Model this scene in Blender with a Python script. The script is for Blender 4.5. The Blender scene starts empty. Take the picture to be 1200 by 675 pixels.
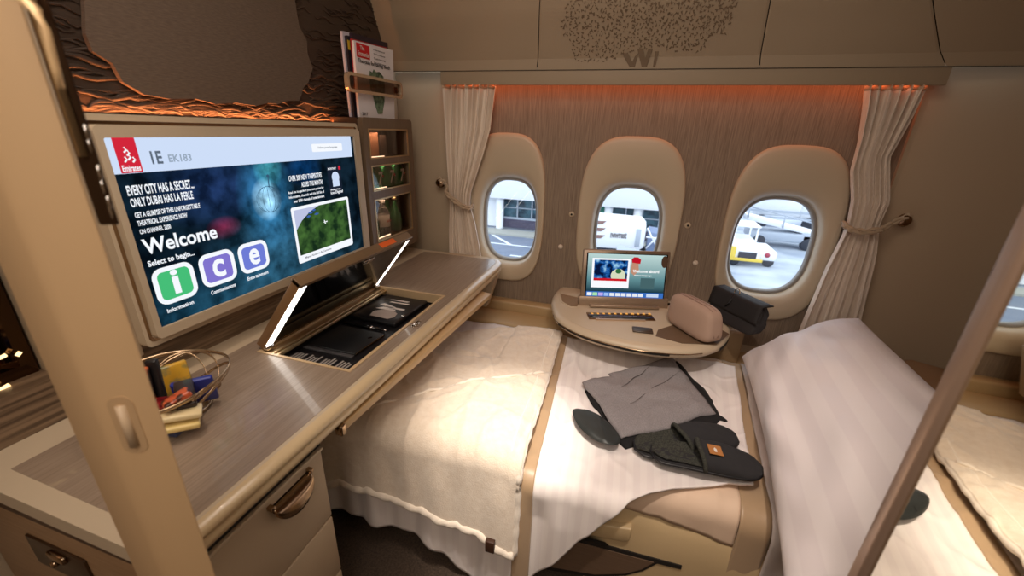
import bpy, bmesh, math, random
from mathutils import Vector, Matrix, noise
random.seed(7)
C = bpy.context.scene.collection
SC = bpy.context.scene
R = math.radians
H = 1.29            # eye height above the carpet; all z below are given relative to the eye

# ---------------------------------------------------------------- camera
YAW, PIT, ROL = R(-16.5), R(21.07), R(1.81)
FW = Vector((math.sin(YAW)*math.cos(PIT), math.cos(YAW)*math.cos(PIT), -math.sin(PIT)))
R0 = Vector((math.cos(YAW), -math.sin(YAW), 0)); U0 = R0.cross(FW)
RT = R0*math.cos(ROL) + U0*math.sin(ROL); UP = -R0*math.sin(ROL) + U0*math.cos(ROL)
cd = bpy.data.cameras.new('camera'); cam = bpy.data.objects.new('camera', cd); C.objects.link(cam)
cd.sensor_width = 36; cd.lens = 14.4; cd.clip_start = .01; cd.clip_end = 300
M = Matrix((RT, UP, -FW)).transposed().to_4x4(); M.translation = Vector((0, 0, H)); cam.matrix_world = M
cd.dof.use_dof = True; cd.dof.focus_distance = 1.55; cd.dof.aperture_fstop = 3.6
SC.camera = cam
SC.view_settings.view_transform = 'Standard'; SC.view_settings.look = 'None'
SC.view_settings.gamma = 1; SC.view_settings.use_curve_mapping = False
SC.view_settings.exposure = 0.0

# ---------------------------------------------------------------- world (overcast daylight)
w = bpy.data.worlds.new('overcast_sky'); SC.world = w; w.use_nodes = True
w.node_tree.nodes['Background'].inputs[0].default_value = (.84, .92, 1, 1)
w.node_tree.nodes['Background'].inputs[1].default_value = 2.3

# ---------------------------------------------------------------- lights
def area(name, loc, target, sx, sy, power, col, spread=180):
    l = bpy.data.lights.new(name, 'AREA'); l.shape = 'RECTANGLE'; l.size = sx; l.size_y = sy
    l.energy = power; l.color = col; l.spread = R(spread)
    o = bpy.data.objects.new(name, l); C.objects.link(o); o.location = (loc[0], loc[1], loc[2]+H)
    d = Vector(target)-Vector(loc); o.rotation_euler = d.to_track_quat('-Z', 'Y').to_euler()
    return o
def spot(name, loc, target, power, col, ang, blend, rad=.03):
    l = bpy.data.lights.new(name, 'SPOT'); l.energy = power; l.color = col
    l.spot_size = R(ang); l.spot_blend = blend; l.shadow_soft_size = rad
    o = bpy.data.objects.new(name, l); C.objects.link(o); o.location = (loc[0], loc[1], loc[2]+H)
    d = Vector(target)-Vector(loc); o.rotation_euler = d.to_track_quat('-Z', 'Y').to_euler()
    return o
WARM = (1, .86, .735)
area('ceiling_wash_light', (-.30, .35, .93), (-.30, .5, -1), .9, .7, 9.0, WARM)
area('entry_light', (-.10, -.55, .80), (-.45, .8, -.6), .5, .3, 5, WARM)
spot('reading_spot', (-.10, .40, .92), (-.28, .955, -.84), 165, (1, .90, .79), 20, 1.0)
spot('bed_spot', (.20, .30, .90), (.12, 1.10, -.84), 60, (1, .86, .76), 50, 1.0)
spot('desk_spot', (-.72, .45, .90), (-.80, .62, -.57), 16, (1, .82, .66), 34, 1.0)
area('aisle_fill', (.05, -.85, .45), (-.1, .9, -.9), .8, .5, 5, WARM)  # added fill behind the camera, brightens the near side of the bed
area('window_valance_light', (0, 1.812, .200), (0, 1.835, -.4), 1.66, .012, .85, (1, .24, .09), 170)
area('screen_top_light', (-1.1015, .95, .0085), (-1.108, .95, 1), .80, .005, 1.1, (1, .32, .10), 170)

# ---------------------------------------------------------------- helpers
def ray(px, py): return FW + RT*((px-600)/480) - UP*((py-337.5)/480)
def onX(px, py, X): d = ray(px, py); return d*(X/d.x)
def onY(px, py, Y): d = ray(px, py); return d*(Y/d.y)
def onZ(px, py, Z): d = ray(px, py); return d*(Z/d.z)

class MB:
    def __init__(s): s.bm = bmesh.new(); s.uv = s.bm.loops.layers.uv.new('UVMap')
    def add(s, t, smooth=None):
        if smooth is not None:
            for f in t.faces: f.smooth = smooth
        me = bpy.data.meshes.new('t'); t.to_mesh(me); t.free(); s.bm.from_mesh(me); bpy.data.meshes.remove(me); return s
    def box(s, x0, x1, y0, y1, z0, z1, bev=0, seg=2, rot=0, mat=None):
        t = bmesh.new(); t.loops.layers.uv.new('UVMap'); bmesh.ops.create_cube(t, size=1)
        bmesh.ops.scale(t, vec=(x1-x0, y1-y0, z1-z0), verts=t.verts)
        if bev: bmesh.ops.bevel(t, geom=t.edges[:], offset=bev, segments=seg, profile=.5, affect='EDGES')
        c = Vector(((x0+x1)/2, (y0+y1)/2, (z0+z1)/2))
        m = Matrix.Translation(c) @ Matrix.Rotation(rot, 4, 'Z')
        if mat: m = mat @ Matrix.Translation(c)
        bmesh.ops.transform(t, matrix=m, verts=t.verts); return s.add(t, bool(bev))
    def prism(s, pts, off, bev=0, seg=2, smooth=False):
        t = bmesh.new(); t.loops.layers.uv.new('UVMap')
        a = [t.verts.new(Vector(p)) for p in pts]; b = [t.verts.new(Vector(p)+Vector(off)) for p in pts]
        n = len(a); t.faces.new(a[::-1]); t.faces.new(b)
        for i in range(n): t.faces.new((a[i], a[(i+1) % n], b[(i+1) % n], b[i]))
        bmesh.ops.recalc_face_normals(t, faces=t.faces)
        if bev:
            ed = [e for e in t.edges if len(e.link_faces) == 2 and e.calc_face_angle(0) > .6]
            bmesh.ops.bevel(t, geom=ed, offset=bev, segments=seg, profile=.5, affect='EDGES')
        return s.add(t, smooth or bool(bev))
    def loops(s, rings, closed=True, cap0=False, cap1=False, smooth=True):
        t = bmesh.new(); uv = t.loops.layers.uv.new('UVMap')
        V = [[t.verts.new(Vector(p)) for p in r] for r in rings]; n = len(rings[0]); m = n if closed else n-1
        for i in range(len(V)-1):
            for j in range(m):
                f = t.faces.new((V[i][j], V[i][(j+1) % n], V[i+1][(j+1) % n], V[i+1][j]))
                for l, (a, b) in zip(f.loops, ((i, j), (i, j+1), (i+1, j+1), (i+1, j))): l[uv].uv = (b/m, a/(len(V)-1))
        if cap0: t.faces.new(V[0])
        if cap1: t.faces.new(V[-1])
        if closed: bmesh.ops.recalc_face_normals(t, faces=t.faces)
        return s.add(t, smooth)
    def grid(s, f, nu, nv, smooth=True):
        t = bmesh.new(); uv = t.loops.layers.uv.new('UVMap')
        V = [[t.verts.new(Vector(f(i/nu, j/nv))) for j in range(nv+1)] for i in range(nu+1)]
        for i in range(nu):
            for j in range(nv):
                fc = t.faces.new((V[i][j], V[i+1][j], V[i+1][j+1], V[i][j+1]))
                for l, (a, b) in zip(fc.loops, ((i, j), (i+1, j), (i+1, j+1), (i, j+1))): l[uv].uv = (a/nu, b/nv)
        return s.add(t, smooth)
    def tube(s, pts, r, seg=8, closed=False, taper=None):
        pts = [Vector(p) for p in pts]; n = len(pts); rings = []
        for i, p in enumerate(pts):
            if closed: d = pts[(i+1) % n]-pts[i-1]
            else: d = pts[min(i+1, n-1)]-pts[max(i-1, 0)]
            d.normalize(); a = d.cross(Vector((0, 0, 1)))
            if a.length < .1: a = d.cross(Vector((0, 1, 0)))
            a.normalize(); b = d.cross(a); rr = r*(taper(i/(n-1)) if taper else 1)
            rings.append([p+(a*math.cos(2*math.pi*k/seg)+b*math.sin(2*math.pi*k/seg))*rr for k in range(seg)])
        if closed: rings.append(rings[0])
        return s.loops(rings, True, not closed, not closed)
    def lathe(s, prof, c, seg=24, axis='z'):
        rings = []
        for r, h in prof:
            q = []
            for k in range(seg):
                a = 2*math.pi*k/seg; x, y = max(r, 1e-4)*math.cos(a), max(r, 1e-4)*math.sin(a)
                q.append(Vector(c)+Vector({'z': (x, y, h), 'y': (x, h, y), 'x': (h, x, y)}[axis]))
            rings.append(q)
        return s.loops(rings, True, True, True)
    def text(s, body, o, ex, ey, w, h, dep=.0006, bold=.025):
        cu = bpy.data.curves.new('t', 'FONT'); cu.body = body; cu.fill_mode = 'FRONT'; cu.resolution_u = 3; cu.offset = bold
        ob = bpy.data.objects.new('t', cu); C.objects.link(ob); bpy.context.view_layer.update()
        me = bpy.data.meshes.new_from_object(ob.evaluated_get(bpy.context.evaluated_depsgraph_get()))
        bpy.data.objects.remove(ob)
        if len(me.vertices) == 0: return s
        xs = [v.co.x for v in me.vertices]; ys = [v.co.y for v in me.vertices]
        ex = Vector(ex); ey = Vector(ey); o = Vector(o)
        sx = w/(max(xs)-min(xs)); sy = h/(max(ys)-min(ys))
        for v in me.vertices: v.co = o + ex*((v.co.x-min(xs))*sx) + ey*((v.co.y-min(ys))*sy) + ex.cross(ey)*dep
        s.bm.from_mesh(me); bpy.data.meshes.remove(me); return s
    def plate(s, outlines, plane, c0, c1):
        """filled outline with holes, in plane 'x','y','z', from c0 to c1"""
        cu = bpy.data.curves.new('p', 'CURVE'); cu.dimensions = '2D'; cu.fill_mode = 'BOTH'; cu.extrude = abs(c1-c0)/2
        for o in outlines:
            sp = cu.splines.new('POLY'); sp.points.add(len(o)-1); sp.use_cyclic_u = True
            for i, (a, b) in enumerate(o): sp.points[i].co = (a, b, 0, 1)
        ob = bpy.data.objects.new('p', cu); C.objects.link(ob); bpy.context.view_layer.update()
        me = bpy.data.meshes.new_from_object(ob.evaluated_get(bpy.context.evaluated_depsgraph_get()))
        bpy.data.objects.remove(ob); c = (c0+c1)/2
        for v in me.vertices:
            a, b, d = v.co; v.co = {'y': (a, c+d, b), 'x': (c+d, a, b), 'z': (a, b, c+d)}[plane]
        t = bmesh.new(); t.from_mesh(me); bpy.data.meshes.remove(me)
        bmesh.ops.remove_doubles(t, verts=t.verts, dist=1e-5); bmesh.ops.recalc_face_normals(t, faces=t.faces)
        return s.add(t, False)
    def xform(s, m):
        bmesh.ops.transform(s.bm, matrix=m, verts=s.bm.verts); return s

def org(o):
    while o.parent: o = o.parent
    return Vector(o['_o']) if '_o' in o else Vector((0, 0, 0))
def tag(o, label=None, cat=None, group=None, kind=None):
    if label: o['label'] = label
    if cat: o['category'] = cat
    if group: o['group'] = group
    if kind: o['kind'] = kind
    return o
ORG = {}
def thing(name, label, cat, o, group=None, kind=None):
    e = bpy.data.objects.new(name, None); C.objects.link(e); e.empty_display_size = .05
    e.location = (o[0], o[1], o[2]+H); ORG[e.name] = Vector(o)
    return tag(e, label, cat, group, kind)
def root(o):
    while o.parent: o = o.parent
    return o
def part(name, mb, mat, parent=None, label=None, sol=0, sub=0, off=0):
    me = bpy.data.meshes.new(name)
    if parent: O = ORG[root(parent).name]
    else:
        vs = [v.co for v in mb.bm.verts]
        O = Vector(((min(v.x for v in vs)+max(v.x for v in vs))/2, (min(v.y for v in vs)+max(v.y for v in vs))/2, min(v.z for v in vs)))
    for v in mb.bm.verts: v.co -= O
    mb.bm.to_mesh(me); mb.bm.free(); me.materials.append(mat)
    ob = bpy.data.objects.new(name, me); C.objects.link(ob)
    if parent: ob.parent = parent
    else: ob.location = O+Vector((0, 0, H)); ORG[ob.name] = O
    if label: ob['label'] = label
    if sol: m = ob.modifiers.new('thick', 'SOLIDIFY'); m.thickness = sol; m.offset = off
    if sub: m = ob.modifiers.new('sub', 'SUBSURF'); m.levels = sub; m.render_levels = sub
    return ob
def copy_tree(o, parent=None, loc=None, rz=None):
    c = o.copy(); C.objects.link(c); c.parent = parent
    if loc is not None: c.location = (loc[0], loc[1], loc[2]+H)
    if rz is not None: c.rotation_euler = (0, 0, rz)
    for ch in o.children: copy_tree(ch, c)
    return c
def struct(name, mb, mat, **k): return tag(part(name, mb, mat, **k), kind='structure')

def rr(x0, x1, z0, z1, r, n=6):
    o = []
    for cx, cz, a0 in ((x1-r, z1-r, 0), (x0+r, z1-r, 90), (x0+r, z0+r, 180), (x1-r, z0+r, 270)):
        for k in range(n+1):
            a = R(a0+90*k/n); o.append((cx+r*math.cos(a), cz+r*math.sin(a)))
    return o
def sup(cx, cz, hw, hh, e=2.8, n=64, skew=0):
    o = []
    for k in range(n):
        a = 2*math.pi*k/n; c, s_ = math.cos(a), math.sin(a)
        x = math.copysign(abs(c)**(2/e), c)*hw; z = math.copysign(abs(s_)**(2/e), s_)*hh
        o.append((cx+x+skew*z, cz+z))
    return o
def nz(x, y, z=0, s=1.0): return noise.noise(Vector((x*s, y*s, z*s)))
def lerp(a, b, t): return a+(b-a)*t
def interp(tab, x):
    if x <= tab[0][0]: return tab[0][1]
    for (a, va), (b, vb) in zip(tab, tab[1:]):
        if x <= b:
            t = (x-a)/(b-a); t = t*t*(3-2*t); return va+(vb-va)*t
    return tab[-1][1]
def lin(tab, x):
    if x <= tab[0][0]: return tab[0][1]
    for (a, va), (b, vb) in zip(tab, tab[1:]):
        if x <= b: return va+(vb-va)*(x-a)/(b-a)
    return tab[-1][1]

def sstep(a, b_, x): t = min(1, max(0, (x-a)/(b_-a))); return t*t*(3-2*t)
# ---------------------------------------------------------------- materials
def srgb(r, g, b):
    f = lambda c: (c/255/12.92) if c/255 <= .04045 else ((c/255+.055)/1.055)**2.4
    return (f(r), f(g), f(b), 1)
def mat(name, col, rough=.5, metal=0, bump=0, bscale=200, col2=None, cscale=(30, 30, 30), csharp=.5, sheen=0, spec=.5,
        emit=0, coat=0, trans=0, detail=4, uvstripe=None, sub=0, bstretch=(1, 1, 1)):
    m = bpy.data.materials.new(name); m.use_nodes = True; N = m.node_tree.nodes; L = m.node_tree.links
    b = N['Principled BSDF']; b.inputs['Base Color'].default_value = col; b.inputs['Roughness'].default_value = rough
    b.inputs['Metallic'].default_value = metal; b.inputs['Specular IOR Level'].default_value = spec
    b.inputs['Sheen Weight'].default_value = sheen; b.inputs['Coat Weight'].default_value = coat
    if emit: b.inputs['Emission Color'].default_value = col; b.inputs['Emission Strength'].default_value = emit
    if trans: b.inputs['Transmission Weight'].default_value = trans
    tc = N.new('ShaderNodeTexCoord')
    if col2:
        mp = N.new('ShaderNodeMapping'); mp.inputs['Scale'].default_value = cscale; L.new(tc.outputs['Object'], mp.inputs[0])
        n = N.new('ShaderNodeTexNoise'); n.inputs['Scale'].default_value = 1; n.inputs['Detail'].default_value = detail; L.new(mp.outputs[0], n.inputs[0])
        cr = N.new('ShaderNodeValToRGB'); cr.color_ramp.elements[0].position = .5-csharp/2; cr.color_ramp.elements[1].position = .5+csharp/2
        cr.color_ramp.elements[0].color = col; cr.color_ramp.elements[1].color = col2
        L.new(n.outputs[0], cr.inputs[0]); L.new(cr.outputs[0], b.inputs['Base Color'])
    if uvstripe:
        sp = N.new('ShaderNodeSeparateXYZ'); L.new(tc.outputs['UV'], sp.inputs[0])
        ml = N.new('ShaderNodeMath'); ml.operation = 'MULTIPLY'; ml.inputs[1].default_value = uvstripe[0]; L.new(sp.outputs[uvstripe[1]], ml.inputs[0])
        fr = N.new('ShaderNodeMath'); fr.operation = 'FRACT'; L.new(ml.outputs[0], fr.inputs[0])
        cr = N.new('ShaderNodeValToRGB'); e = cr.color_ramp.elements
        e[0].position = .46; e[0].color = col; e[1].position = .50; e[1].color = uvstripe[2]
        q = e.new(.96); q.color = uvstripe[2]; q = e.new(1.0); q.color = col
        L.new(fr.outputs[0], cr.inputs[0]); L.new(cr.outputs[0], b.inputs['Base Color'])
        r2 = N.new('ShaderNodeMapRange'); r2.inputs[3].default_value = rough; r2.inputs[4].default_value = uvstripe[3]
        g = N.new('ShaderNodeMath'); g.operation = 'GREATER_THAN'; g.inputs[1].default_value = .48; L.new(fr.outputs[0], g.inputs[0])
        L.new(g.outputs[0], r2.inputs[0]); L.new(r2.outputs[0], b.inputs['Roughness'])
    if bump:
        mp = N.new('ShaderNodeMapping'); mp.inputs['Scale'].default_value = bstretch; L.new(tc.outputs['Object'], mp.inputs[0])
        n = N.new('ShaderNodeTexNoise'); n.inputs['Scale'].default_value = bscale; n.inputs['Detail'].default_value = 3; L.new(mp.outputs[0], n.inputs[0])
        bp = N.new('ShaderNodeBump'); bp.inputs['Strength'].default_value = bump; bp.inputs['Distance'].default_value = .002
        L.new(n.outputs[0], bp.inputs['Height']); L.new(bp.outputs[0], b.inputs['Normal'])
    return m
def emis(name, col, s=1):
    m = bpy.data.materials.new(name); m.use_nodes = True; N = m.node_tree.nodes
    N.remove(N['Principled BSDF']); e = N.new('ShaderNodeEmission'); e.inputs[0].default_value = col; e.inputs[1].default_value = s
    m.node_tree.links.new(e.outputs[0], N['Material Output'].inputs[0]); return m
def pane(name, tint, gloss=.06):
    m = bpy.data.materials.new(name); m.use_nodes = True; N = m.node_tree.nodes; L = m.node_tree.links
    N.remove(N['Principled BSDF']); t = N.new('ShaderNodeBsdfTransparent'); t.inputs[0].default_value = tint
    g = N.new('ShaderNodeBsdfGlossy'); g.inputs['Roughness'].default_value = .03; mx = N.new('ShaderNodeMixShader'); mx.inputs[0].default_value = gloss
    L.new(t.outputs[0], mx.inputs[1]); L.new(g.outputs[0], mx.inputs[2]); L.new(mx.outputs[0], N['Material Output'].inputs[0]); return m

CREAM = mat('cream_leather', srgb(188, 168, 142), .55, bump=.12, bscale=500)
CREAM_L = mat('cream_moulded_plastic', srgb(200, 182, 156), .42, bump=.06, bscale=600)
LINER = mat('beige_liner_panel', srgb(164, 146, 122), .6, bump=.1, bscale=500)
LINER_MARK = mat('debossed_liner_print', srgb(120, 101, 80), .7)
GAP = mat('dark_gap', srgb(30, 24, 18), .8)
TEXT = mat('woven_wall_textile', srgb(120, 103, 87), .75, col2=srgb(160, 141, 122), cscale=(420, 420, 14), csharp=.5, bump=.3, bscale=60, bstretch=(7, 7, .25))
SUEDE = mat('brown_bulkhead_textile', srgb(92, 76, 64), .85, col2=srgb(116, 99, 84), cscale=(60, 60, 400), csharp=.6, bump=.5, bscale=120, bstretch=(1, .5, 4))
RELIEF = mat('dark_carved_relief', srgb(70, 56, 46), .5, bump=.5, bscale=40, bstretch=(1, .3, 3))
VENEER = mat('grey_brown_veneer', srgb(134, 115, 98), .32, col2=srgb(164, 145, 127), cscale=(260, 8, 260), csharp=.5, bump=.05, bscale=60, bstretch=(6, .2, 6), coat=.25)
WOOD = mat('striped_dark_wood', srgb(84, 66, 50), .4, col2=srgb(140, 116, 92), cscale=(30, 5, 150), csharp=.3, coat=.2)
CABWOOD = mat('cabinet_front_veneer', srgb(104, 86, 68), .4, col2=srgb(124, 104, 84), cscale=(200, 200, 10), csharp=.5)
BRASS = mat('polished_bronze', srgb(172, 148, 122), .16, 1)
GOLD = mat('satin_gold_trim', srgb(206, 178, 136), .3, .8)
CHROME = mat('chrome', srgb(215, 210, 205), .12, 1)
BLACK = mat('black_leather', srgb(22, 21, 24), .38, bump=.1, bscale=400)
BLACKG = mat('black_gloss', srgb(12, 12, 14), .08)
MIRROR = mat('mirror_glass', (.86, .86, .86, 1), .015, 1)
SMOKE = mat('smoked_mirror', srgb(90, 70, 52), .06, 1)
CARPET = mat('brown_carpet', srgb(62, 50, 42), .95, col2=srgb(92, 76, 62), cscale=(180, 180, 180), csharp=.4, bump=.8, bscale=400)
SHEET = mat('striped_white_satin', srgb(244, 236, 232), .6, uvstripe=(16, 'X', srgb(239, 230, 227), .5), sheen=.2)
SHEET2 = mat('pillow_satin', srgb(238, 229, 228), .6, uvstripe=(6, 'X', srgb(233, 223, 223), .5), sheen=.2)
WHITE = mat('plain_white_linen', srgb(232, 222, 218), .6)
BAND = mat('tan_satin_band', srgb(178, 150, 118), .4, sheen=.2)
TOPPER = mat('cream_cotton_topper', srgb(226, 198, 172), .7, bump=.1, bscale=90)
FLEECE = mat('cream_fleece', srgb(240, 226, 208), .95, col2=srgb(230, 213, 192), cscale=(60, 60, 60), csharp=.4, bump=.55, bscale=260, sheen=.6)
HEM = mat('cream_fleece_hem', srgb(244, 232, 216), .9, bump=.4, bscale=200, sheen=.4)
CURT = mat('pale_ribbed_curtain', srgb(238, 224, 208), .8, col2=srgb(222, 206, 190), cscale=(300, 300, 4), csharp=.4, bump=.2, bscale=80, bstretch=(4, 4, .2))
ROPE = mat('beige_cord', srgb(186, 164, 138), .8, bump=.5, bscale=300)
GREY = mat('heather_grey_jersey', srgb(128, 123, 125), .95, col2=srgb(158, 152, 153), cscale=(700, 200, 300), csharp=.4, bump=.2, bscale=500)
BLK = mat('black_cotton', srgb(22, 21, 23), .9)
SLIP = mat('charcoal_felt', srgb(42, 41, 43), .95, bump=.2, bscale=400)
FUR = mat('dark_plush_lining', srgb(34, 36, 32), 1, col2=srgb(74, 74, 66), cscale=(300, 300, 300), csharp=.4, bump=1, bscale=300)
MASK = mat('dark_satin', srgb(42, 46, 45), .45)
TAN = mat('tan_leather_tag', srgb(176, 116, 60), .6)
POUCH = mat('beige_neoprene', srgb(176, 148, 130), .8, bump=.15, bscale=500)
SHELL = mat('champagne_seat_shell', srgb(188, 160, 118), .4, bump=.05, bscale=400)
GLASS_W = pane('cabin_window_glass', (.96, .98, 1, 1), .04)
GLASS_C = pane('cabinet_glass', (.85, .8, .74, 1), .10)

# ================================================================ SETTING
struct('floor', MB().box(-1.6, 1.6, -1.2, 1.9, -1.33, -1.29), CARPET)
# left wall, far side and rear walls
struct('wall_left', MB().box(-1.20, -1.13, -1.2, 1.95, -1.29, 1.0), CREAM)
struct('wall_rear', MB().box(-1.2, 1.6, -1.2, -1.13, -1.29, 1.0), CREAM)
struct('wall_right', MB().box(1.225, 1.29, -1.2, 1.95, -1.29, 1.0), mat('seat_shell_brown', srgb(128, 98, 70), .55, bump=.1, bscale=300))
struct('wall_back', MB().box(-1.2, 1.3, 1.94, 1.97, -1.29, 1.0).box(-1.2, 1.3, 1.94, 1.97, -1.29, 1.0) if False else MB().box(-1.13, 1.225, 1.86, 1.90, -1.29, -.86), CREAM)

# window layout: (centre x, centre z, half w, half h), surround superellipse
WIN = [(-.578, -.410, .131, .196), (-.030, -.410, .139, .196), (.547, -.418, .146, .198)]
SUR = [(-.590, -.356, .187, .345), (-.031, -.358, .217, .350), (.553, -.372, .204, .352)]
holes = [sup(cx, cz, hw-.03, hh-.03, 3.2) for cx, cz, hw, hh in SUR]
struct('wall_window_textile', MB().plate([[(-.872, -.86), (.862, -.86), (.862, .235), (-.872, .235)]]+holes, 'y', 1.85, 1.862), TEXT)
struct('wall_panel', MB().box(-1.13, -.874, 1.835, 1.90, -.86, .229, .004), CREAM)
mb = MB().prism([(.862, 1.835, -.86), (1.225, 1.80, -.86), (1.225, 1.80, .228), (.882, 1.835, .228), (.862, 1.835, .172)], (0, .05, 0))
struct('wall_panel', mb, CREAM)
struct('trim_1', MB().box(-.870, .878, 1.768, 1.780, .172, .226, .001).box(-.870, .878, 1.779, 1.860, .212, .222), LINER)     # valance over the windows
for i, ((cx, cz, hw, hh), (sx, sz, sw, sh)) in enumerate(zip(WIN, SUR)):
    E_ = 3.1
    rings = []
    for t, y in ((0, 1.852), (0, 1.842), (.03, 1.836), (.10, 1.833), (.35, 1.834), (.62, 1.838), (.80, 1.845), (.92, 1.860), (.965, 1.880), (1.0, 1.896)):
        o = sup(lerp(sx, cx, t), lerp(sz, cz, t), lerp(sw, hw+.004, t), lerp(sh, hh+.004, t), lerp(E_, 2.7, t))
        rings.append([(a, y, b) for a, b in o])
    wroot = thing('window_%d' % (i+1), None, None, (cx, 1.85, cz), kind='structure')
    part('surround_panel', MB().loops(rings), CREAM_L, wroot)
    rim = [[(a, y, b) for a, b in sup(cx, cz, hw+d, hh+d, 2.7)] for d, y in ((.006, 1.885), (-.001, 1.884), (-.006, 1.890), (-.007, 1.905))]
    part('window_frame', MB().loops(rim), mat('grey_window_seal', srgb(150, 146, 142), .5), wroot)
    part('pane', MB().prism([(a, 1.902, b) for a, b in sup(cx, cz, hw+.01, hh+.01, 2.7)], (0, .004, 0)), GLASS_W, wroot)
# outer skin round the window tubes so that daylight only enters through the panes
struct('wall_skin', MB().plate([[(-1.2, -1.29), (1.3, -1.29), (1.3, 1.0), (-1.2, 1.0)]]+[sup(a, b, c, d, 2.7) for a, b, c, d in WIN], 'y', 1.897, 1.9), CREAM)

# ceiling liner, four panels with joints; profile follows the fuselage
PROF = [(1.7665, .2235), (1.763, .262), (1.722, .342), (1.690, .40), (1.665, .464), (1.60, .60), (1.50, .73), (1.36, .84), (1.15, .92), (.90, .96), (.5, .98), (-1.2, .98)]
def smoothprof(o, n=5):
    r_ = []
    for i in range(len(o)-1):
        p0, p1, p2, p3 = o[max(i-1, 0)], o[i], o[i+1], o[min(i+2, len(o)-1)]
        for k in range(n):
            t = k/n; r_.append(tuple(.5*((2*p1[j])+(-p0[j]+p2[j])*t+(2*p0[j]-5*p1[j]+4*p2[j]-p3[j])*t*t+(-p0[j]+3*p1[j]-3*p2[j]+p3[j])*t**3) for j in (0, 1)))
    return r_+[o[-1]]
PROF = PROF[:1]+smoothprof(PROF[1:])
JK = [(-1.13, 0), (-.449, .11), (.338, -.14), (.853, -.75), (1.226, 0)]
def jx(k, z, s_): return JK[k][0]+JK[k][1]*(min(z, .62)-.23)+s_*.0016
def liner(x0, x1, off, pull=0):
    rings = []
    for t in (0, .01, .5, .99, 1):
        e = .004 if t in (0, 1) else 0
        rings.append([(lerp(jx(x0, b, 1), jx(x1, b, -1), t), a, b+off+e) for a, b in PROF])
    return MB().loops(rings, closed=False, smooth=False)
for k in range(4): struct('ceiling', liner(k, k+1, 0), LINER)
struct('ceiling', MB().loops([[(x, a+.02, b+.012) for a, b in PROF] for x in (-1.2, 1.3)], closed=False), GAP)

# debossed tree print on the second liner panel
PZ = sorted((b, a) for a, b in PROF)
def on_liner(x, z):
    y = lin(PZ, z); return (x, y-.0022, z-.0012)
mb = MB(); cnt = 0
blobs = [(.02, .46, .20, .16), (-.08, .40, .10, .09), (.16, .42, .17, .12), (.25, .50, .12, .12), (-.10, .50, .1, .14)]
base = (onY(672, 10, 1.66), onY(700, 70, 1.73), onY(862, 10, 1.66), onY(812, 60, 1.72))
def inside(px, py):
    cx, cy = 762, -2
    top = [(655, 30), (662, 10), (668, 0), (690, -40), (850, -40), (866, 0), (858, 20), (853, 40), (835, 42), (822, 60), (795, 62), (770, 55), (752, 58), (722, 68), (708, 73), (672, 72), (668, 48), (660, 40)]
    c = False; n = len(top)
    for i in range(n):
        x1, y1 = top[i]; x2, y2 = top[(i+1) % n]
        if (y1 > py) != (y2 > py) and px < (x2-x1)*(py-y1)/(y2-y1)+x1: c = not c
    return c
def pix_to_liner(px, py):
    z = .4
    for _ in range(30):
        y = lin(PZ, z); z = onY(px, py, y).z
    return onY(px, py, y).x, z
t = bmesh.new()
yy = -38.0
while yy < 76:
    xx = 652.0
    while xx < 870:
        px = xx+random.uniform(-2, 2); py = yy+random.uniform(-2, 2)
        if inside(px, py) and random.random() < .92:
            X_, Z_ = pix_to_liner(px, py); a = random.uniform(0, 6.28); s_ = random.uniform(.0042, .0075)
            vs = []
            for q, rr_ in ((0, 1.3), (2.3, .7), (4.0, .55)):
                vs.append(t.verts.new(Vector(on_liner(X_+s_*rr_*math.cos(a+q), Z_+s_*rr_*math.sin(a+q)))))
            t.faces.new(vs)
        xx += 4.2
    yy += 4.0
for pl in ([(729, 62), (736, 62), (744, 78), (738, 78)], [(744, 78), (738, 78), (744, 66), (748, 62)], [(747, 57), (754, 57), (758, 78), (752, 78)], [(752, 78), (758, 78), (765, 57), (760, 57)], [(765, 78), (768, 78), (772, 60), (768, 60)]):
    t.faces.new([t.verts.new(Vector(on_liner(*pix_to_liner(*p)))) for p in pl])
mb.add(t); struct('trim_2', mb, LINER_MARK)

# round studs on the textile
for px, py, big in ((670, 251, 1), (806, 264, 1), (657, 289, 0), (815, 308, 0)):
    p = onY(px, py, 1.85); r_ = .013 if big else .011
    s_ = thing('wall_stud', ('pale round stud with a dark centre on the textile %s of the middle window' if big else 'plain flat round cap on the textile low %s of the middle window') % ('left' if px < 740 else 'right'), 'stud', (p.x, 1.85, p.z), 'studs on the window wall')
    part('cap', MB().lathe([(r_, 0), (r_, -.003), (r_*.8, -.006), (0, -.007)], (p.x, 1.85, p.z), 20, 'y'), CREAM_L if big else CURT, s_)
    if big: part('centre', MB().lathe([(.0045, -.004), (.0045, -.0078), (0, -.008)], (p.x, 1.85, p.z), 12, 'y'), GAP, s_)

# side ledge along the window wall
struct('trim_3', MB().box(-1.13, -.24, 1.66, 1.86, -1.0, -.85, .012).box(-1.13, -.25, 1.80, 1.86, -.86, -.80, .01), SHELL)
struct('baseboard_window', MB().box(-1.13, 1.22, 1.70, 1.86, -1.29, -.9), SHELL)
# right seat shell joints
struct('trim_4', MB().box(1.215, 1.226, 1.50, 1.80, -.42, -.40, .003), mat('seat_shell_edge', srgb(120, 92, 66), .5))

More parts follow.
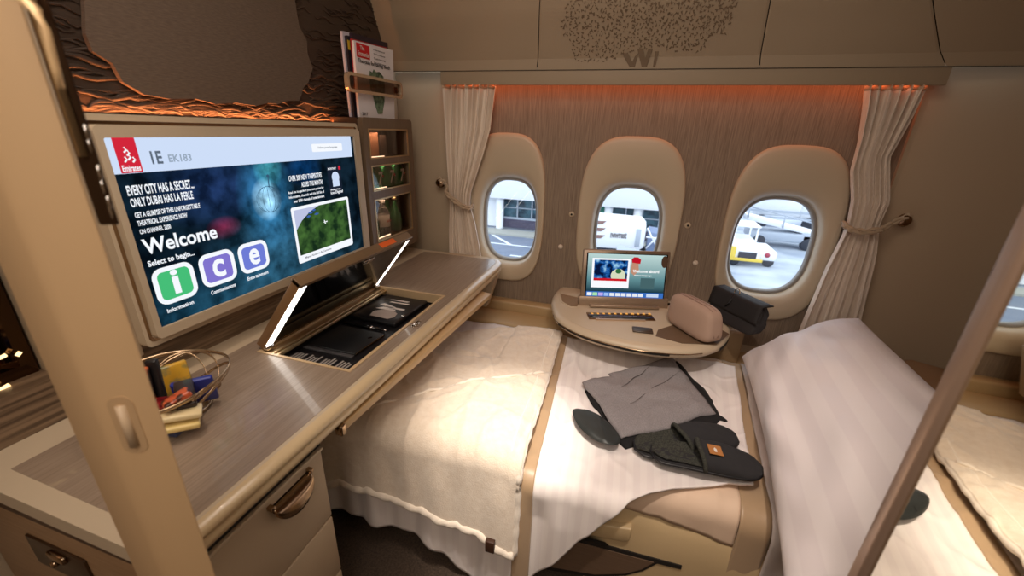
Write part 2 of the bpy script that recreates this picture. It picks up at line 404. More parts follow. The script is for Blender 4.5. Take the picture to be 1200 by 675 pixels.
# ================================================================ OUTSIDE (aircraft stands about 6 m above the apron)
ZG = -6.0
APR = mat('pale_concrete_apron', srgb(196, 204, 214), .8, col2=srgb(150, 160, 176), cscale=(.5, .8, .5), csharp=.35)
ASP = mat('blue_grey_asphalt', srgb(112, 122, 142), .85, col2=srgb(126, 136, 154), cscale=(2, 2, 2))
PW = mat('white_painted_metal', srgb(240, 242, 246), .5)
PW2 = mat('pale_grey_metal', srgb(176, 184, 196), .5)
DK = mat('dark_grey_rubber', srgb(52, 56, 66), .8)
WN = mat('teal_window_band', srgb(70, 104, 118), .3, col2=srgb(30, 48, 62), cscale=(1.6, 1.6, 2.2), csharp=.2)
struct('floor_apron', MB().box(-60, 90, 2.6, 120, ZG-.2, ZG), APR)
struct('floor_road', MB().box(-30, 2.5, 8, 23.2, ZG, ZG+.01), ASP)
LN = mat('white_line_paint', srgb(236, 240, 246), .7)
mb = MB().box(-20, 2, 21.2, 21.36, ZG+.01, ZG+.016)
mb.prism([(-8.3, 23.1, ZG+.012), (-8.05, 23.1, ZG+.012), (-6.35, 21.3, ZG+.012), (-6.6, 21.3, ZG+.012)], (0, 0, .006))
for x in (-7.2, -5.5, -3.8, -9.0): mb.box(x-.38, x+.38, 19.25, 19.4, ZG+.01, ZG+.016)
struct('trim_5', mb, LN)
struct('trim_6', MB().box(-30, 6, 23.2, 24.4, ZG, ZG+.12), mat('yellow_grey_kerb', srgb(176, 176, 168), .8))
b = thing('terminal_building', 'long white terminal building with glazed ground floor across the road', 'building', (-6, 26, ZG))
part('fascia', MB().box(-16, 5.2, 24.2, 30, -3.95, 3, .03), PW, b)
part('back_wall', MB().box(-16, -8.35, 25, 25.3, ZG+.12, -3.9), PW, b, label='white panelled wall left of the windows')
part('brick_plinth', MB().box(-8.35, 5.2, 25, 25.3, ZG+.12, -5.25), mat('dark_brick', srgb(96, 92, 110), .9, col2=srgb(70, 66, 86), cscale=(6, 6, 6)), b)
part('window_band', MB().box(-8.35, 5.2, 25.1, 25.3, -5.25, -3.9), WN, b)
mb = MB()
for k in range(14): mb.box(-8.2+k*.95, -8.13+k*.95, 25.0, 25.1, -5.25, -3.9)
mb.box(-8.35, 5.2, 25.0, 25.1, -4.62, -4.57).box(-8.35, 5.2, 24.98, 25.1, -5.32, -5.2)
part('window_mullion', mb, PW2, b)
part('green_panel', MB().box(-3.4, -1.75, 24.95, 25.0, -5.2, -3.9), mat('green_panel_paint', srgb(40, 132, 112), .5), b)
for x in (-8.25, -1.55, .1):
    part('column', MB().lathe([(.28, ZG+.1), (.24, ZG+.2), (.24, -3.9)], (x, 24.6, 0), 16), PW, b)

def wheel(mb, x, y, r=.4, t=.25):
    return mb.lathe([(0, -t/2), (r*.85, -t/2), (r, -t/3), (r, t/3), (r*.85, t/2), (0, t/2)], (x, y, ZG+r), 20, 'y')
b = thing('catering_truck', 'white catering truck with three brown stripes parked by the terminal', 'truck', (-.8, 19, ZG))
mb = MB()
for a_, b_ in (((.55, 18.1, -3.7), (1.1, 18.1, -4.6)), ((1.1, 18.1, -3.9), (.6, 18.1, -4.6)), ((.55, 18.1, -4.1), (1.15, 18.1, -4.1)), ((1.1, 18.1, -3.9), (1.1, 18.1, -4.9))): mb.tube([a_, b_], .035, 6)
part('scissor_frame', mb, PW, b)
part('cargo_box', MB().prism([(-3.2, 18.2, -4.85), (.30, 18.2, -4.75), (.50, 18.2, -4.6), (.50, 18.2, -3.72), (.28, 18.2, -3.50), (-3.2, 18.2, -3.45)], (0, 1.4, 0), .03), PW, b)
for z in (-3.67, -3.98, -4.30):
    part('stripe', MB().prism([(-1.72, 18.18, z-.09), (-1.35, 18.18, z-.07), (-1.18, 18.18, z+.09), (-1.6, 18.18, z+.07)], (0, .02, 0)), mat('brown_vinyl', srgb(140, 106, 100), .6), b)
part('lettering', MB().text('newrest', (-.95, 18.19, -4.30), (1, 0, .03), (0, 0, 1), .70, .28, bold=.04), mat('grey_lettering', srgb(120, 116, 120), .6), b)
part('door', MB().box(.12, .32, 18.17, 18.2, -4.6, -3.8, .01), PW2, b)
part('chassis', MB().box(-3.1, 1.9, 18.4, 19.5, -5.25, -4.85), DK, b)
part('cab', MB().prism([(.62, 18.3, -5.2), (2.0, 18.3, -5.2), (2.0, 18.3, -4.7), (1.6, 18.3, -4.0), (.62, 18.3, -3.9)], (0, 1.3, 0), .05), mat('blue_grey_paint', srgb(120, 136, 168), .5), b)
for x in (-.75, 1.4): part('wheel', wheel(MB(), x, 18.45), DK, b)
b = thing('baggage_cart', 'open grey baggage cart standing in front of the white truck', 'cart', (.2, 16.6, ZG))
mb = MB().box(-.55, 1.0, 16.0, 17.1, -5.45, -5.35).box(-.55, -.5, 16, 17.1, -5.35, -4.35).box(.95, 1.0, 16, 17.1, -5.35, -4.55).prism([(-.55, 16, -4.35), (1.05, 16, -4.62), (1.05, 16, -4.56), (-.55, 16, -4.29)], (0, 1.1, 0))
for k in range(7): mb.box(-.55+k*.24, -.52+k*.24, 15.98, 16.0, -5.35, -4.45)
part('frame', mb, PW2, b)
for x in (-.3, .8): part('wheel', wheel(MB(), x, 16.1, .22, .12), DK, b)

# ground vehicles seen through the right window
YL = mat('yellow_paint', srgb(226, 196, 74), .5)
b = thing('pushback_tug', 'low white and yellow aircraft tug with black grille on the apron', 'tug', (6.0, 22.5, ZG))
part('body', MB().box(4.6, 6.1, 22, 24.5, ZG+.30, ZG+.95, .08).box(6.1, 6.9, 22.3, 24.3, ZG+.30, ZG+.8, .12).box(4.9, 5.9, 22.6, 24.2, ZG+.9, ZG+1.2, .05), PW, b)
part('bumper', MB().box(4.5, 6.2, 21.9, 22.0, ZG+.3, ZG+.45, .02).box(4.5, 4.95, 21.85, 22.0, ZG+.30, ZG+1.0, .03), YL, b)
part('grille', MB().box(5.1, 5.9, 21.94, 22.02, ZG+.45, ZG+.75), DK, b)
part('lamp', MB().lathe([(0, -.05), (.12, -.04), (.12, 0)], (6.45, 22.3, ZG+.62), 12, 'y'), mat('red_lamp_lens', srgb(170, 60, 80), .4), b)
mb = MB()
for p in ((4.9, 22.7), (5.9, 22.7), (4.9, 24.1), (5.9, 24.1)): mb.box(p[0]-.04, p[0]+.04, p[1]-.04, p[1]+.04, ZG+1.1, ZG+1.9)
mb.box(4.8, 6.0, 22.6, 24.2, ZG+1.85, ZG+1.93, .03); part('canopy', mb, PW, b)
for x, y in ((5.0, 22.2), (6.6, 22.5), (5.0, 24.3), (6.6, 24.2)): part('wheel', wheel(MB(), x, y, .25, .3), DK, b)
b = thing('belt_loader', 'white belt loader with long sloping bed behind the tug', 'loader', (8.2, 27.5, ZG))
part('belt_bed', MB().prism([(6.2, 27, ZG+1.5), (10.2, 27, ZG+.8), (10.2, 27, ZG+1.0), (6.2, 27, ZG+1.8)], (0, 1.2, 0), .03), PW, b)
part('body', MB().box(6.6, 9.9, 26.8, 28.6, ZG+.4, ZG+.9, .08).box(9.2, 10.4, 26.8, 28.4, ZG+.35, ZG+1.0, .15), PW2, b)
part('railing', MB().tube([(6.2, 26.95, ZG+2.3), (10.1, 26.95, ZG+1.5)], .04).tube([(6.3, 26.95, ZG+1.6), (6.3, 26.95, ZG+2.3)], .04).tube([(8.2, 26.95, ZG+1.2), (8.2, 26.95, ZG+1.9)], .04), PW2, b)
for x in (7.1, 9.6): part('wheel', wheel(MB(), x, 26.9, .35, .3), DK, b)
b = thing('box_truck', 'tall white service truck with one square window at the back of the apron', 'truck', (9.3, 33.5, ZG))
part('body', MB().box(7.9, 10.9, 33, 35.5, ZG+.9, ZG+3.6, .1).box(10.9, 12.4, 33.1, 35.3, ZG+.7, ZG+2.6, .25), PW, b)
part('window', MB().box(8.9, 9.7, 32.95, 33.0, ZG+2.1, ZG+2.9), DK, b)
part('roof_box', MB().box(9.2, 10.4, 33.5, 34.5, ZG+3.6, ZG+3.85, .03), DK, b)
part('platform_rail', MB().box(6.8, 12.6, 32.6, 32.7, ZG+1.2, ZG+1.35).box(6.8, 12.6, 32.6, 32.7, ZG+.8, ZG+.9), PW2, b)
for x in (8.6, 11.6): part('wheel', wheel(MB(), x, 33.1, .45, .3), DK, b)
tag(part('road_barrier', MB().box(12.9, 15.1, 34.4, 34.8, ZG+.05, ZG+1.1, .05), mat('red_plastic', srgb(226, 52, 70), .5)), 'red plastic barrier on the apron at the right of the window view', 'barrier')
b = thing('hangar_building', 'pale building far beyond the apron with a green band', 'building', (8, 58, ZG))
part('wall', MB().box(6.5, 17, 55, 62, ZG, ZG+4.5), PW, b); part('band', MB().box(6.5, 13.5, 54.9, 55, ZG+.8, ZG+1.9), mat('green_band', srgb(90, 150, 140), .6), b)
for k, (x, y) in enumerate(((19, 52), (22.5, 56), (24, 66))):
    b = thing('parked_van', ['small pale van parked on the far apron, nearest of the three', 'small pale van parked on the far apron, middle of the three', 'small pale van parked on the far apron, farthest of the three'][k], 'van', (x, y, ZG), 'vans on the far apron')
    part('body', MB().box(x-1.6, x+1.6, y-.8, y+.8, ZG+.4, ZG+1.1, .1).box(x-1.1, x+1.5, y-.75, y+.75, ZG+1.0, ZG+1.9, .15), PW, b)
    part('windscreen', MB().box(x-1.0, x+1.2, y-.82, y-.76, ZG+1.2, ZG+1.65), DK, b)
    part('wheel', wheel(MB(), x-1, y-.75, .33), DK, b); part('wheel', wheel(MB(), x+1, y-.75, .33), DK, b)
struct('trim_8', MB().box(-1.13, 1.222, 1.7648, 1.7664, .2228, .2246), GAP)

# ================================================================ BULKHEAD ABOVE THE SCREEN
mb = MB().prism([(-1.115, .50, .008), (-1.115, 1.345, .008), (-1.115, 1.70, .008), (-1.115, 1.72, .342), (-1.115, 1.665, .464), (-1.115, 1.56, .66), (-1.115, 1.45, .78), (-1.115, .50, .9)], (-.014, 0, 0))
bulk = thing('bulkhead_panel', 'dark brown carved bulkhead panel with glowing branch relief above the big screen', 'wall panel', (-1.115, 1.0, .008))
part('backing', mb, RELIEF, bulk)
def wavy(y0, z0, L, amp, ph, x=-1.113):
    return [(x, y0+L*t/9, z0+amp*math.sin(ph+t*.9)+.25*amp*math.sin(ph*2+t*2.3)) for t in range(10)]
mb = MB()
for k in range(120):
    y0 = random.uniform(.50, 1.5); z0 = .012+random.random()**1.6*.17
    if z0 > .06 and .66 < y0+.05 < 1.16: z0 = .012+random.random()*.04
    mb.tube(wavy(y0, z0, random.uniform(.08, .20), random.uniform(.003, .009), random.uniform(0, 6)), random.uniform(.0028, .0055), 5, taper=lambda t: .25+math.sin(math.pi*t))
for k in range(210):
    side = random.random()
    y0 = random.uniform(1.20, 1.66) if side < .72 else random.uniform(.44, .62)
    z0 = random.uniform(.1, .62)
    L = random.uniform(.05, .13)
    if side >= .72: L = min(L, .67-y0)
    mb.tube(wavy(y0, z0, L, random.uniform(.003, .007), random.uniform(0, 6)), random.uniform(.0015, .0028), 5, taper=lambda t: .25+math.sin(math.pi*t))
part('branch_relief', mb, RELIEF, bulk)
pts = [(.66, .9), (.66, .40), (.667, .215), (.652, .154), (.655, .124), (.685, .106), (.695, .072), (.732, .050), (.787, .045), (.85, .050), (.90, .041), (.96, .048), (1.026, .044), (1.07, .054), (1.106, .053), (1.15, .066), (1.196, .069), (1.21, .088), (1.221, .108), (1.25, .130), (1.278, .174), (1.262, .215), (1.268, .25), (1.241, .289), (1.238, .357), (1.26, .5), (1.24, .9)]
part('centre_textile', MB().prism([(-1.098, a, b) for a, b in pts], (-.012, 0, 0)), SUEDE, bulk)

# ================================================================ SCREEN
tv = thing('wall_screen', 'large wall screen showing the blue welcome menu in a beige frame', 'screen', (-1.0, .94, -.475))
XH = -.995
HO = rr(.531, 1.343, -.478, .006, .012)
part('housing', MB().plate([HO], 'x', -1.13, XH), CREAM_L, tv)
part('groove', MB().plate([rr(.538, 1.334, -.466, -.006, .01), rr(.544, 1.328, -.460, -.012, .01)], 'x', XH, XH+.0015), BRASS, tv)
part('bezel', MB().plate([rr(.545, 1.327, -.459, -.013, .012), rr(.558, 1.296, -.436, -.036, .004)], 'x', XH, -.977), GOLD if False else CREAM_L, tv)
S0, S1, T1, T0 = .556, 1.298, -.034, -.438
XS = -.984
m = bpy.data.materials.new('screen_picture'); m.use_nodes = True; N = m.node_tree.nodes; L = m.node_tree.links
N.remove(N['Principled BSDF']); em = N.new('ShaderNodeEmission'); em.inputs[1].default_value = 1.0; L.new(em.outputs[0], N['Material Output'].inputs[0])
tc = N.new('ShaderNodeTexCoord'); sx = N.new('ShaderNodeSeparateXYZ'); L.new(tc.outputs['Object'], sx.inputs[0])
def blob(cy, cz, ry, rz, col, src):
    """adds a soft spot of colour of the displayed picture"""
    mp = N.new('ShaderNodeMapping'); mp.inputs['Location'].default_value = (0, -cy/ry, -cz/rz); mp.inputs['Scale'].default_value = (0, 1/ry, 1/rz)
    L.new(tc.outputs['Object'], mp.inputs[0]); g = N.new('ShaderNodeTexGradient'); g.gradient_type = 'SPHERICAL'; L.new(mp.outputs[0], g.inputs[0])
    mx = N.new('ShaderNodeMixRGB'); mx.blend_type = 'ADD'; mx.inputs[2].default_value = col; L.new(g.outputs['Fac'], mx.inputs[0])
    if src is None: mx.inputs[1].default_value = (.004, .012, .022, 1)
    else: L.new(src, mx.inputs[1])
    return mx.outputs[0]
O_ = (-1.0, .94, -.475)
def loc(y, z): return (y-O_[1], z-O_[2])
src = None
for (y, z), ry, rz, col in (((.905, -.20), .10, .15, (.03, .20, .42, 1)), ((.90, -.20), .05, .06, (.5, .8, .9, 1)), ((.92, -.12), .05, .06, (.06, .34, .34, 1)), ((.75, -.15), .16, .10, (.01, .025, .10, 1)),
                            ((.93, -.33), .25, .12, (.02, .09, .16, 1)), ((1.05, -.13), .08, .05, (.0, .04, .16, 1)), ((.76, -.25), .05, .03, (.16, .005, .03, 1)), ((.95, -.44), .6, .12, (.012, .045, .07, 1)), ((.65, -.44), .5, .14, (.0, .02, .04, 1))):
    src = blob(*loc(y, z), ry, rz, col, src)
nt = N.new('ShaderNodeTexNoise'); nt.inputs['Scale'].default_value = 22; nt.inputs['Detail'].default_value = 6; L.new(tc.outputs['Object'], nt.inputs[0])
cr = N.new('ShaderNodeMapRange'); cr.inputs[1].default_value = .35; cr.inputs[2].default_value = .65; cr.inputs[3].default_value = .35; cr.inputs[4].default_value = 1.5; L.new(nt.outputs[0], cr.inputs[0])
mu = N.new('ShaderNodeMixRGB'); mu.blend_type = 'MULTIPLY'; mu.inputs[0].default_value = 1; L.new(src, mu.inputs[1]); L.new(cr.outputs[0], mu.inputs[2]); L.new(mu.outputs[0], em.inputs[0])
scr = part('display', MB().box(XS-.004, XS, S0, S1, T0, T1), m, tv)
WE = emis('screen_white', (.92, .95, 1, 1), 1.0); HE = emis('screen_header', srgb(206, 222, 248), 1.0)
RE = emis('screen_red', srgb(214, 40, 60), .95); GE = emis('screen_grey', srgb(92, 104, 120), 1)
def sp(name, mb, mt, **k): return part(name, mb, mt, scr, **k)
def quad(y0, y1, z0, z1, x=XS+.0006, r=0):
    if r: return MB().plate([rr(y0, y1, z0, z1, r)], 'x', x-.0002, x+.0002)
    return MB().box(x-.0003, x, y0, y1, z0, z1)
EY, EZ = (0, 1, 0), (0, 0, 1)
def tx(s_, y, z, w_, h_, x=XS+.0012, mb=None): return (mb or MB()).text(s_, (x, y, z), EY, EZ, w_, h_)
sp('header_bar', quad(S0, S1-.014, -.104, T1), HE)
sp('logo_square', quad(.574, .613, -.103, T1, XS+.001), RE, label='red square logo with white calligraphy')
mb = tx('Emirates', .577, -.100, .033, .012)
for k, (a, b_) in enumerate(((.585, -.082), (.592, -.078), (.599, -.083), (.592, -.070), (.588, -.064))):
    mb.tube([(XS+.0014, a, b_), (XS+.0014, a+.005, b_+.005), (XS+.0014, a+.002, b_+.010)], .0017, 5)
sp('logo_lettering', mb, WE)
sp('seat_text', tx('1E', .634, -.089, .022, .026), GE); sp('flight_text', tx('EK183', .668, -.087, .05, .016), emis('screen_pale_grey', srgb(150, 166, 186), 1))
sp('language_button', quad(1.095, 1.235, -.082, -.058, r=.004), WE); sp('language_text', tx('Select your language', 1.12, -.074, .09, .008), emis('screen_mid_grey', srgb(150, 156, 166), 1))
mb = tx('EVERY CITY HAS A SECRET...', .573, -.147, .135, .020); tx('ONLY DUBAI HAS LA PERLE', .573, -.170, .128, .018, mb=mb); sp('headline_text', mb, WE)
mb = tx('GET A GLIMPSE OF THIS UNFORGETTABLE', .574, -.192, .137, .011); tx('THEATRICAL EXPERIENCE NOW', .574, -.209, .103, .011, mb=mb); tx('ON CHANNEL 2200', .574, -.226, .062, .010, mb=mb); sp('body_text', mb, WE)
mb = tx('Welcome', .571, -.271, .165, .034); sp('welcome_text', mb, WE)
sp('begin_text', tx('Select to begin...', .571, -.301, .10, .017), WE)
ICO = (('i', .570, .660, -.391, -.306, srgb(70, 190, 120), 'Information'), ('c', .674, .766, -.386, -.303, srgb(128, 116, 206), 'Communications'), ('e', .779, .870, -.384, -.303, srgb(110, 124, 214), 'Entertainment'))
for ch, a, b_, c, d, col, lab in ICO:
    i0 = sp('app_icon', MB().plate([rr(a, b_, c, d, .022), rr(a+.010, b_-.010, c+.010, d-.010, .012)], 'x', XS+.0006, XS+.0014), WE, label='rounded icon with the letter '+ch)
    sp('icon_face', quad(a+.009, b_-.009, c+.009, d-.009, XS+.001, .012), emis('icon_'+lab.lower(), col, 1))
    w_ = .016 if ch == 'i' else .032
    sp('icon_letter', tx(ch, (a+b_)/2-w_/2, c+.018, w_, d-c-(.036 if ch != 'i' else .028), XS+.002), WE)
    sp('icon_caption', tx(lab, (a+b_)/2-.034, c-.019, .068 if len(lab) > 12 else .06, .010), WE)
mb = tx('OVER 300 NEW TV EPISODES', .985, -.160, .135, .016); tx('ADDED THIS MONTH!', 1.03, -.181, .09, .015, mb=mb); sp('episodes_text', mb, WE)
mb = tx('Read the ice guide in your seat pocket for', .975, -.197, .147, .009); tx('information, channels and the full list of', .975, -.210, .147, .009, mb=mb); tx('over 3500 channels of entertainment', .99, -.223, .13, .009, mb=mb); sp('guide_text', mb, WE)
pz = sp('poster', quad(1.150, 1.213, -.224, -.130), emis('poster_dark', srgb(26, 34, 50), 1))
mb = MB().lathe([(0, .0008), (.018, .0006), (.018, .0002)], (XS+.0012, 1.184, -.165), 16, 'x'); mb.add(MB().box(XS+.001, XS+.0016, 1.168, 1.20, -.195, -.175).bm); sp('poster_figure', mb, HE)
mb = tx('MONTHLY', 1.152, -.140, .04, .007); tx('ice Digital', 1.152, -.221, .06, .012, mb=mb); tx('widescreen', 1.152, -.207, .05, .006, mb=mb); sp('poster_text', mb, WE)
sp('poster_tag', quad(1.203, 1.213, -.142, -.130, XS+.0016), RE)
sp('map_frame', MB().plate([rr(.975, 1.235, -.410, -.236, .007), rr(.984, 1.226, -.386, -.245, .002)], 'x', XS+.0004, XS+.0012), WE)
m2 = bpy.data.materials.new('map_green'); m2.use_nodes = True; N2 = m2.node_tree.nodes; L2 = m2.node_tree.links; N2.remove(N2['Principled BSDF'])
e2 = N2.new('ShaderNodeEmission'); L2.new(e2.outputs[0], N2['Material Output'].inputs[0]); t2 = N2.new('ShaderNodeTexCoord'); n2 = N2.new('ShaderNodeTexNoise'); n2.inputs['Scale'].default_value = 26; n2.inputs['Detail'].default_value = 8
L2.new(t2.outputs['Object'], n2.inputs[0]); c2 = N2.new('ShaderNodeValToRGB'); c2.color_ramp.elements[0].position = .38; c2.color_ramp.elements[1].position = .64
c2.color_ramp.elements[0].color = srgb(22, 44, 26); c2.color_ramp.elements[1].color = srgb(70, 108, 52); L2.new(n2.outputs[0], c2.inputs[0]); L2.new(c2.outputs[0], e2.inputs[0])
sp('map_picture', quad(.983, 1.227, -.387, -.244, XS+.0008), m2)
sp('map_sky', MB().prism([(XS+.0012, .984, -.245), (XS+.0012, 1.09, -.245), (XS+.0012, 1.05, -.258), (XS+.0012, 1.01, -.280), (XS+.0012, .984, -.305)], (.0003, 0, 0)), emis('map_lilac', srgb(190, 196, 226), 1))
mb = MB()
for a, b_, s_ in ((1.05, -.262, .012), (1.065, -.256, .010), (1.04, -.272, .010), (1.075, -.270, .011)): mb.prism([(XS+.0018, a-s_, b_), (XS+.0018, a, b_+.004), (XS+.0018, a+s_, b_), (XS+.0018, a, b_-.004)], (.0002, 0, 0))
sp('map_islands', mb, emis('map_blue', srgb(60, 96, 170), 1))
mb = MB().prism([(XS+.002, 1.095, -.303), (XS+.002, 1.118, -.300), (XS+.002, 1.118, -.304)], (.0002, 0, 0)).prism([(XS+.002, 1.107, -.296), (XS+.002, 1.103, -.296), (XS+.002, 1.106, -.310), (XS+.002, 1.110, -.310)], (.0002, 0, 0)); sp('map_aircraft', mb, WE)
sp('map_caption', tx('Maps, Airshow & Cameras', 1.0, -.402, .12, .009), emis('caption_grey', srgb(120, 120, 130), 1))
mb = MB()
for k in range(6):
    a = k*math.pi/6; mb.tube([(XS+.002, .905+.040*math.cos(q)*math.cos(a), -.200+.036*math.sin(q)) for q in [j*math.pi/8 for j in range(16)]], .0006, 4, closed=True)
mb.tube([(XS+.002, .912, -.168), (XS+.002, .914, -.14)], .0012, 5).lathe([(0, .001), (.005, 0), (0, -.001)], (XS+.002, .914, -.138), 8, 'x')
sp('globe_lines', mb, emis('globe_line', srgb(60, 100, 130), .8))

# wood back panel below the screen and the wall left of it
struct('trim_7', MB().box(-1.13, -1.045, .10, 1.70, -.62, -.478), WOOD)
struct('wall_side_panel', MB().box(-1.13, -1.02, .405, .535, -.50, .3, .004), CREAM)
sm = thing('glass_display_panel', 'dark glossy panel with small glowing bars imitating reflected lights at the far left behind the door post', 'panel', (-1.1, .2, -.56))
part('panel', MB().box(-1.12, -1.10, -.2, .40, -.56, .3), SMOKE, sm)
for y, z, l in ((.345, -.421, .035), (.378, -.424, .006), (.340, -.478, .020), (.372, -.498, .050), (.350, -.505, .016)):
    part('reflection_bar', MB().tube([(-1.085, y-l/2, z-.003), (-1.085, y+l/2, z+.003)], .0035), emis('reflection_glow', srgb(255, 214, 150), 2.5), sm)  # glowing bars imitate lights reflected in the glass, no lamps there
    part('bracket', MB().tube([(-1.10, y, z-.002), (-1.085, y, z)], .003), BRASS, sm)  # added stubs, only there to carry the glowing bars

# ================================================================ DRINKS CABINET
cab = thing('drinks_cabinet', 'narrow veneered wall cabinet with three glass doors beside the screen', 'cabinet', (-1.05, 1.52, -.50))
BAYS = [(-.115, -.012), (-.236, -.143), (-.435, -.270)]
fr_ = [rr(1.347, 1.690, -.505, .028, .016)]+[rr(1.378, 1.648, a, b_, .003) for a, b_ in BAYS]
part('front_frame', MB().plate(fr_, 'x', -.995, -.975), CABWOOD, cab)
mb = MB().box(-1.128, -1.12, 1.347, 1.69, -.505, .026).box(-1.12, -.995, 1.347, 1.36, -.505, .026).box(-1.12, -.995, 1.677, 1.69, -.505, .026)
for z0, z1 in ((.0, .026), (-.138, -.120), (-.262, -.243), (-.505, -.440)): mb.box(-1.12, -.995, 1.36, 1.677, z0, z1)
part('carcass', mb, mat('cabinet_interior', srgb(70, 50, 38), .3), cab)
for a, b_ in BAYS:
    d = part('door', MB().box(-.990, -.986, 1.37, 1.656, a-.004, b_+.004), GLASS_C, cab)
    part('door_trim', MB().plate([rr(1.376, 1.650, a-.002, b_+.002, .003), rr(1.381, 1.645, a+.003, b_-.003, .002)], 'x', -.977, -.973), GOLD, d)
    part('shelf_light', MB().box(-1.0, -.996, 1.40, 1.50, a+.001, a+.004), emis('warm_shelf_led', (1, .72, .5, 1), 3), cab)
for zz in (-.018, -.15, -.28): area('shelf_lamp', (-1.02, 1.51, zz), (-1.09, 1.51, zz-.12), .18, .01, .07, (1, .70, .5))
GRN = mat('green_bottle_glass', srgb(18, 96, 44), .08, coat=.5); CAN = mat('green_can', srgb(12, 110, 50), .3, .3)
WL = mat('white_label', srgb(226, 220, 214), .6)
for k, y in enumerate((1.462, 1.545, 1.625)):
    c = thing('soda_can', ['green soda can at the left behind the middle glass door', 'green soda can at the centre behind the middle glass door', 'green soda can at the right edge behind the middle glass door'][k], 'can', (-1.032, y, -.243), 'soda cans in the cabinet')
    part('body', MB().lathe([(.026, .001), (.033, .008), (.033, .084), (.026, .092)], (-1.032, y, -.243), 24), CAN, c)
    part('numeral', MB().text('7', (-.9975, y-.018, -.222), (0, 1, 0), (0, .15, 1), .030, .052), WL, c)
    part('red_dot', MB().lathe([(0, .001), (.006, .0005), (.006, 0)], (-.9984, y+.021, -.190), 14, 'x'), mat('red_dot', srgb(200, 40, 40), .5), c)
for k, (y, hh) in enumerate(((1.425, .150), (1.60, .150), (1.632, .140))):
    c = thing('glass_bottle', ['green glass bottle at the left of the lowest cabinet bay', 'green glass bottle right of the water bottle in the lowest bay', 'green glass bottle hard against the right side of the lowest bay'][k], 'bottle', (-1.03 if k < 2 else -1.09, y, -.44), 'green bottles in the cabinet')
    x = -1.03 if k < 2 else -1.09
    part('body', MB().lathe([(.02, 0), (.028, .004), (.029, .05), (.026, .075), (.014, .105), (.0105, .125), (.0105, hh-.01)], (x, y, -.44), 24), GRN, c)
    part('cap', MB().lathe([(.0125, hh-.012), (.0125, hh), (0, hh+.001)], (x, y, -.44), 16), GOLD, c)
c = thing('water_bottle', 'small clear water bottle with a white label in the lowest cabinet bay', 'bottle', (-1.04, 1.52, -.44))
part('body', MB().lathe([(.02, 0), (.027, .006), (.027, .095), (.018, .115), (.010, .125), (.010, .135)], (-1.04, 1.52, -.44), 24), mat('clear_plastic', (.9, .9, .9, 1), .06, trans=.9), c)
part('cap', MB().lathe([(.0125, .133), (.0125, .147), (0, .148)], (-1.04, 1.52, -.44), 16), WL, c)
part('label', MB().lathe([(.0275, .035), (.0275, .085)], (-1.04, 1.52, -.44), 24), WL, c)
part('label_text', MB().text('evian', (-1.0118, 1.504, -.385), (0, 1, 0), EZ, .032, .012), mat('pink_print', srgb(214, 90, 90), .6), c)
for k, (y0, y1, h_, rz) in enumerate(((1.375, 1.415, .085, .2), (1.45, 1.53, .095, -.2), (1.55, 1.60, .085, .1))):
    tag(part('snack_box', MB().box(-1.06, -1.045, y0, y1, -.1195, -.1195+h_, .002, rot=rz), mat('snack_card_%s' % ['tan', 'orange', 'brown'][k], [srgb(196, 150, 120), srgb(226, 160, 120), srgb(90, 70, 60)][k], .5)),
        ['thin tan box at the left of the top cabinet bay', 'pale orange card box leaning in the middle of the top cabinet bay', 'dark brown box at the right of the top cabinet bay'][k], 'box', 'boxes in the top cabinet bay')

# ================================================================ MAGAZINES
mg = thing('magazine_rack', 'bronze framed magazine clip on the wall above the drinks cabinet', 'rack', (-1.0, 1.47, .10))
def ring_at(x0, x1, a, b, c, d, r, w_): return MB().plate([rr(a, b, c, d, r), rr(a+w_, b-w_, c+w_, d-w_, r*.6)], 'x', x0, x1)
part('front_band', ring_at(-.996, -.982, 1.300, 1.645, .106, .168, .018, .010), mat('champagne_band', srgb(214, 192, 162), .25, .6), mg)
part('clear_window', MB().box(-.992, -.990, 1.308, 1.638, .112, .163), pane('smoked_acrylic', (.62, .54, .47, 1), .08), mg)
part('side_arm', MB().box(-1.03, -.99, 1.637, 1.645, .128, .150, .002), BRASS, mg)
def magaz(name, lab, x, y0, y1, z1, col, lean=.0, t_=.008):
    m_ = thing(name, lab, 'magazine', (x, (y0+y1)/2, .028), 'magazines in the wall rack')
    part('pages', MB().prism([(x, y0, .028), (x, y1-lean, .028), (x, y1, z1+.008), (x, y0+lean*.4, z1)], (-t_, 0, 0)), mat('page_edges', srgb(214, 206, 200), .7), m_)
    part('cover', MB().prism([(x+.0002, y0-.001, .028), (x+.0002, y1-lean, .028), (x+.0002, y1+.001, z1+.0085), (x+.0002, y0+lean*.4-.001, z1+.0005)], (.0008, 0, 0)).prism([(x+.0008, y0-.0012, .028), (x+.0008, y0-.0002, .028), (x+.0008, y0+lean*.4-.0002, z1), (x+.0008, y0+lean*.4-.0012, z1)], (-t_-.001, 0, 0)), mat('cover_'+name, col, .35), m_)
    return m_
magaz('glossy_magazine', 'pale lilac magazine at the left rear of the wall rack', -1.046, 1.384, 1.56, .300, srgb(204, 200, 214), -.006)
m_ = magaz('glossy_magazine', 'black magazine with yellow print behind the front magazine', -1.036, 1.390, 1.58, .288, srgb(40, 36, 44))
part('yellow_print', MB().box(-1.0352, -1.0342, 1.390, 1.402, .245, .275), mat('yellow_print', srgb(220, 190, 60), .5), m_)
magaz('glossy_magazine', 'dark plum magazine rising highest behind the front cover', -1.026, 1.400, 1.625, .298, srgb(46, 34, 48), .01)
magaz('glossy_magazine', 'red edged magazine directly behind the front cover', -1.016, 1.392, 1.60, .278, srgb(160, 40, 46))
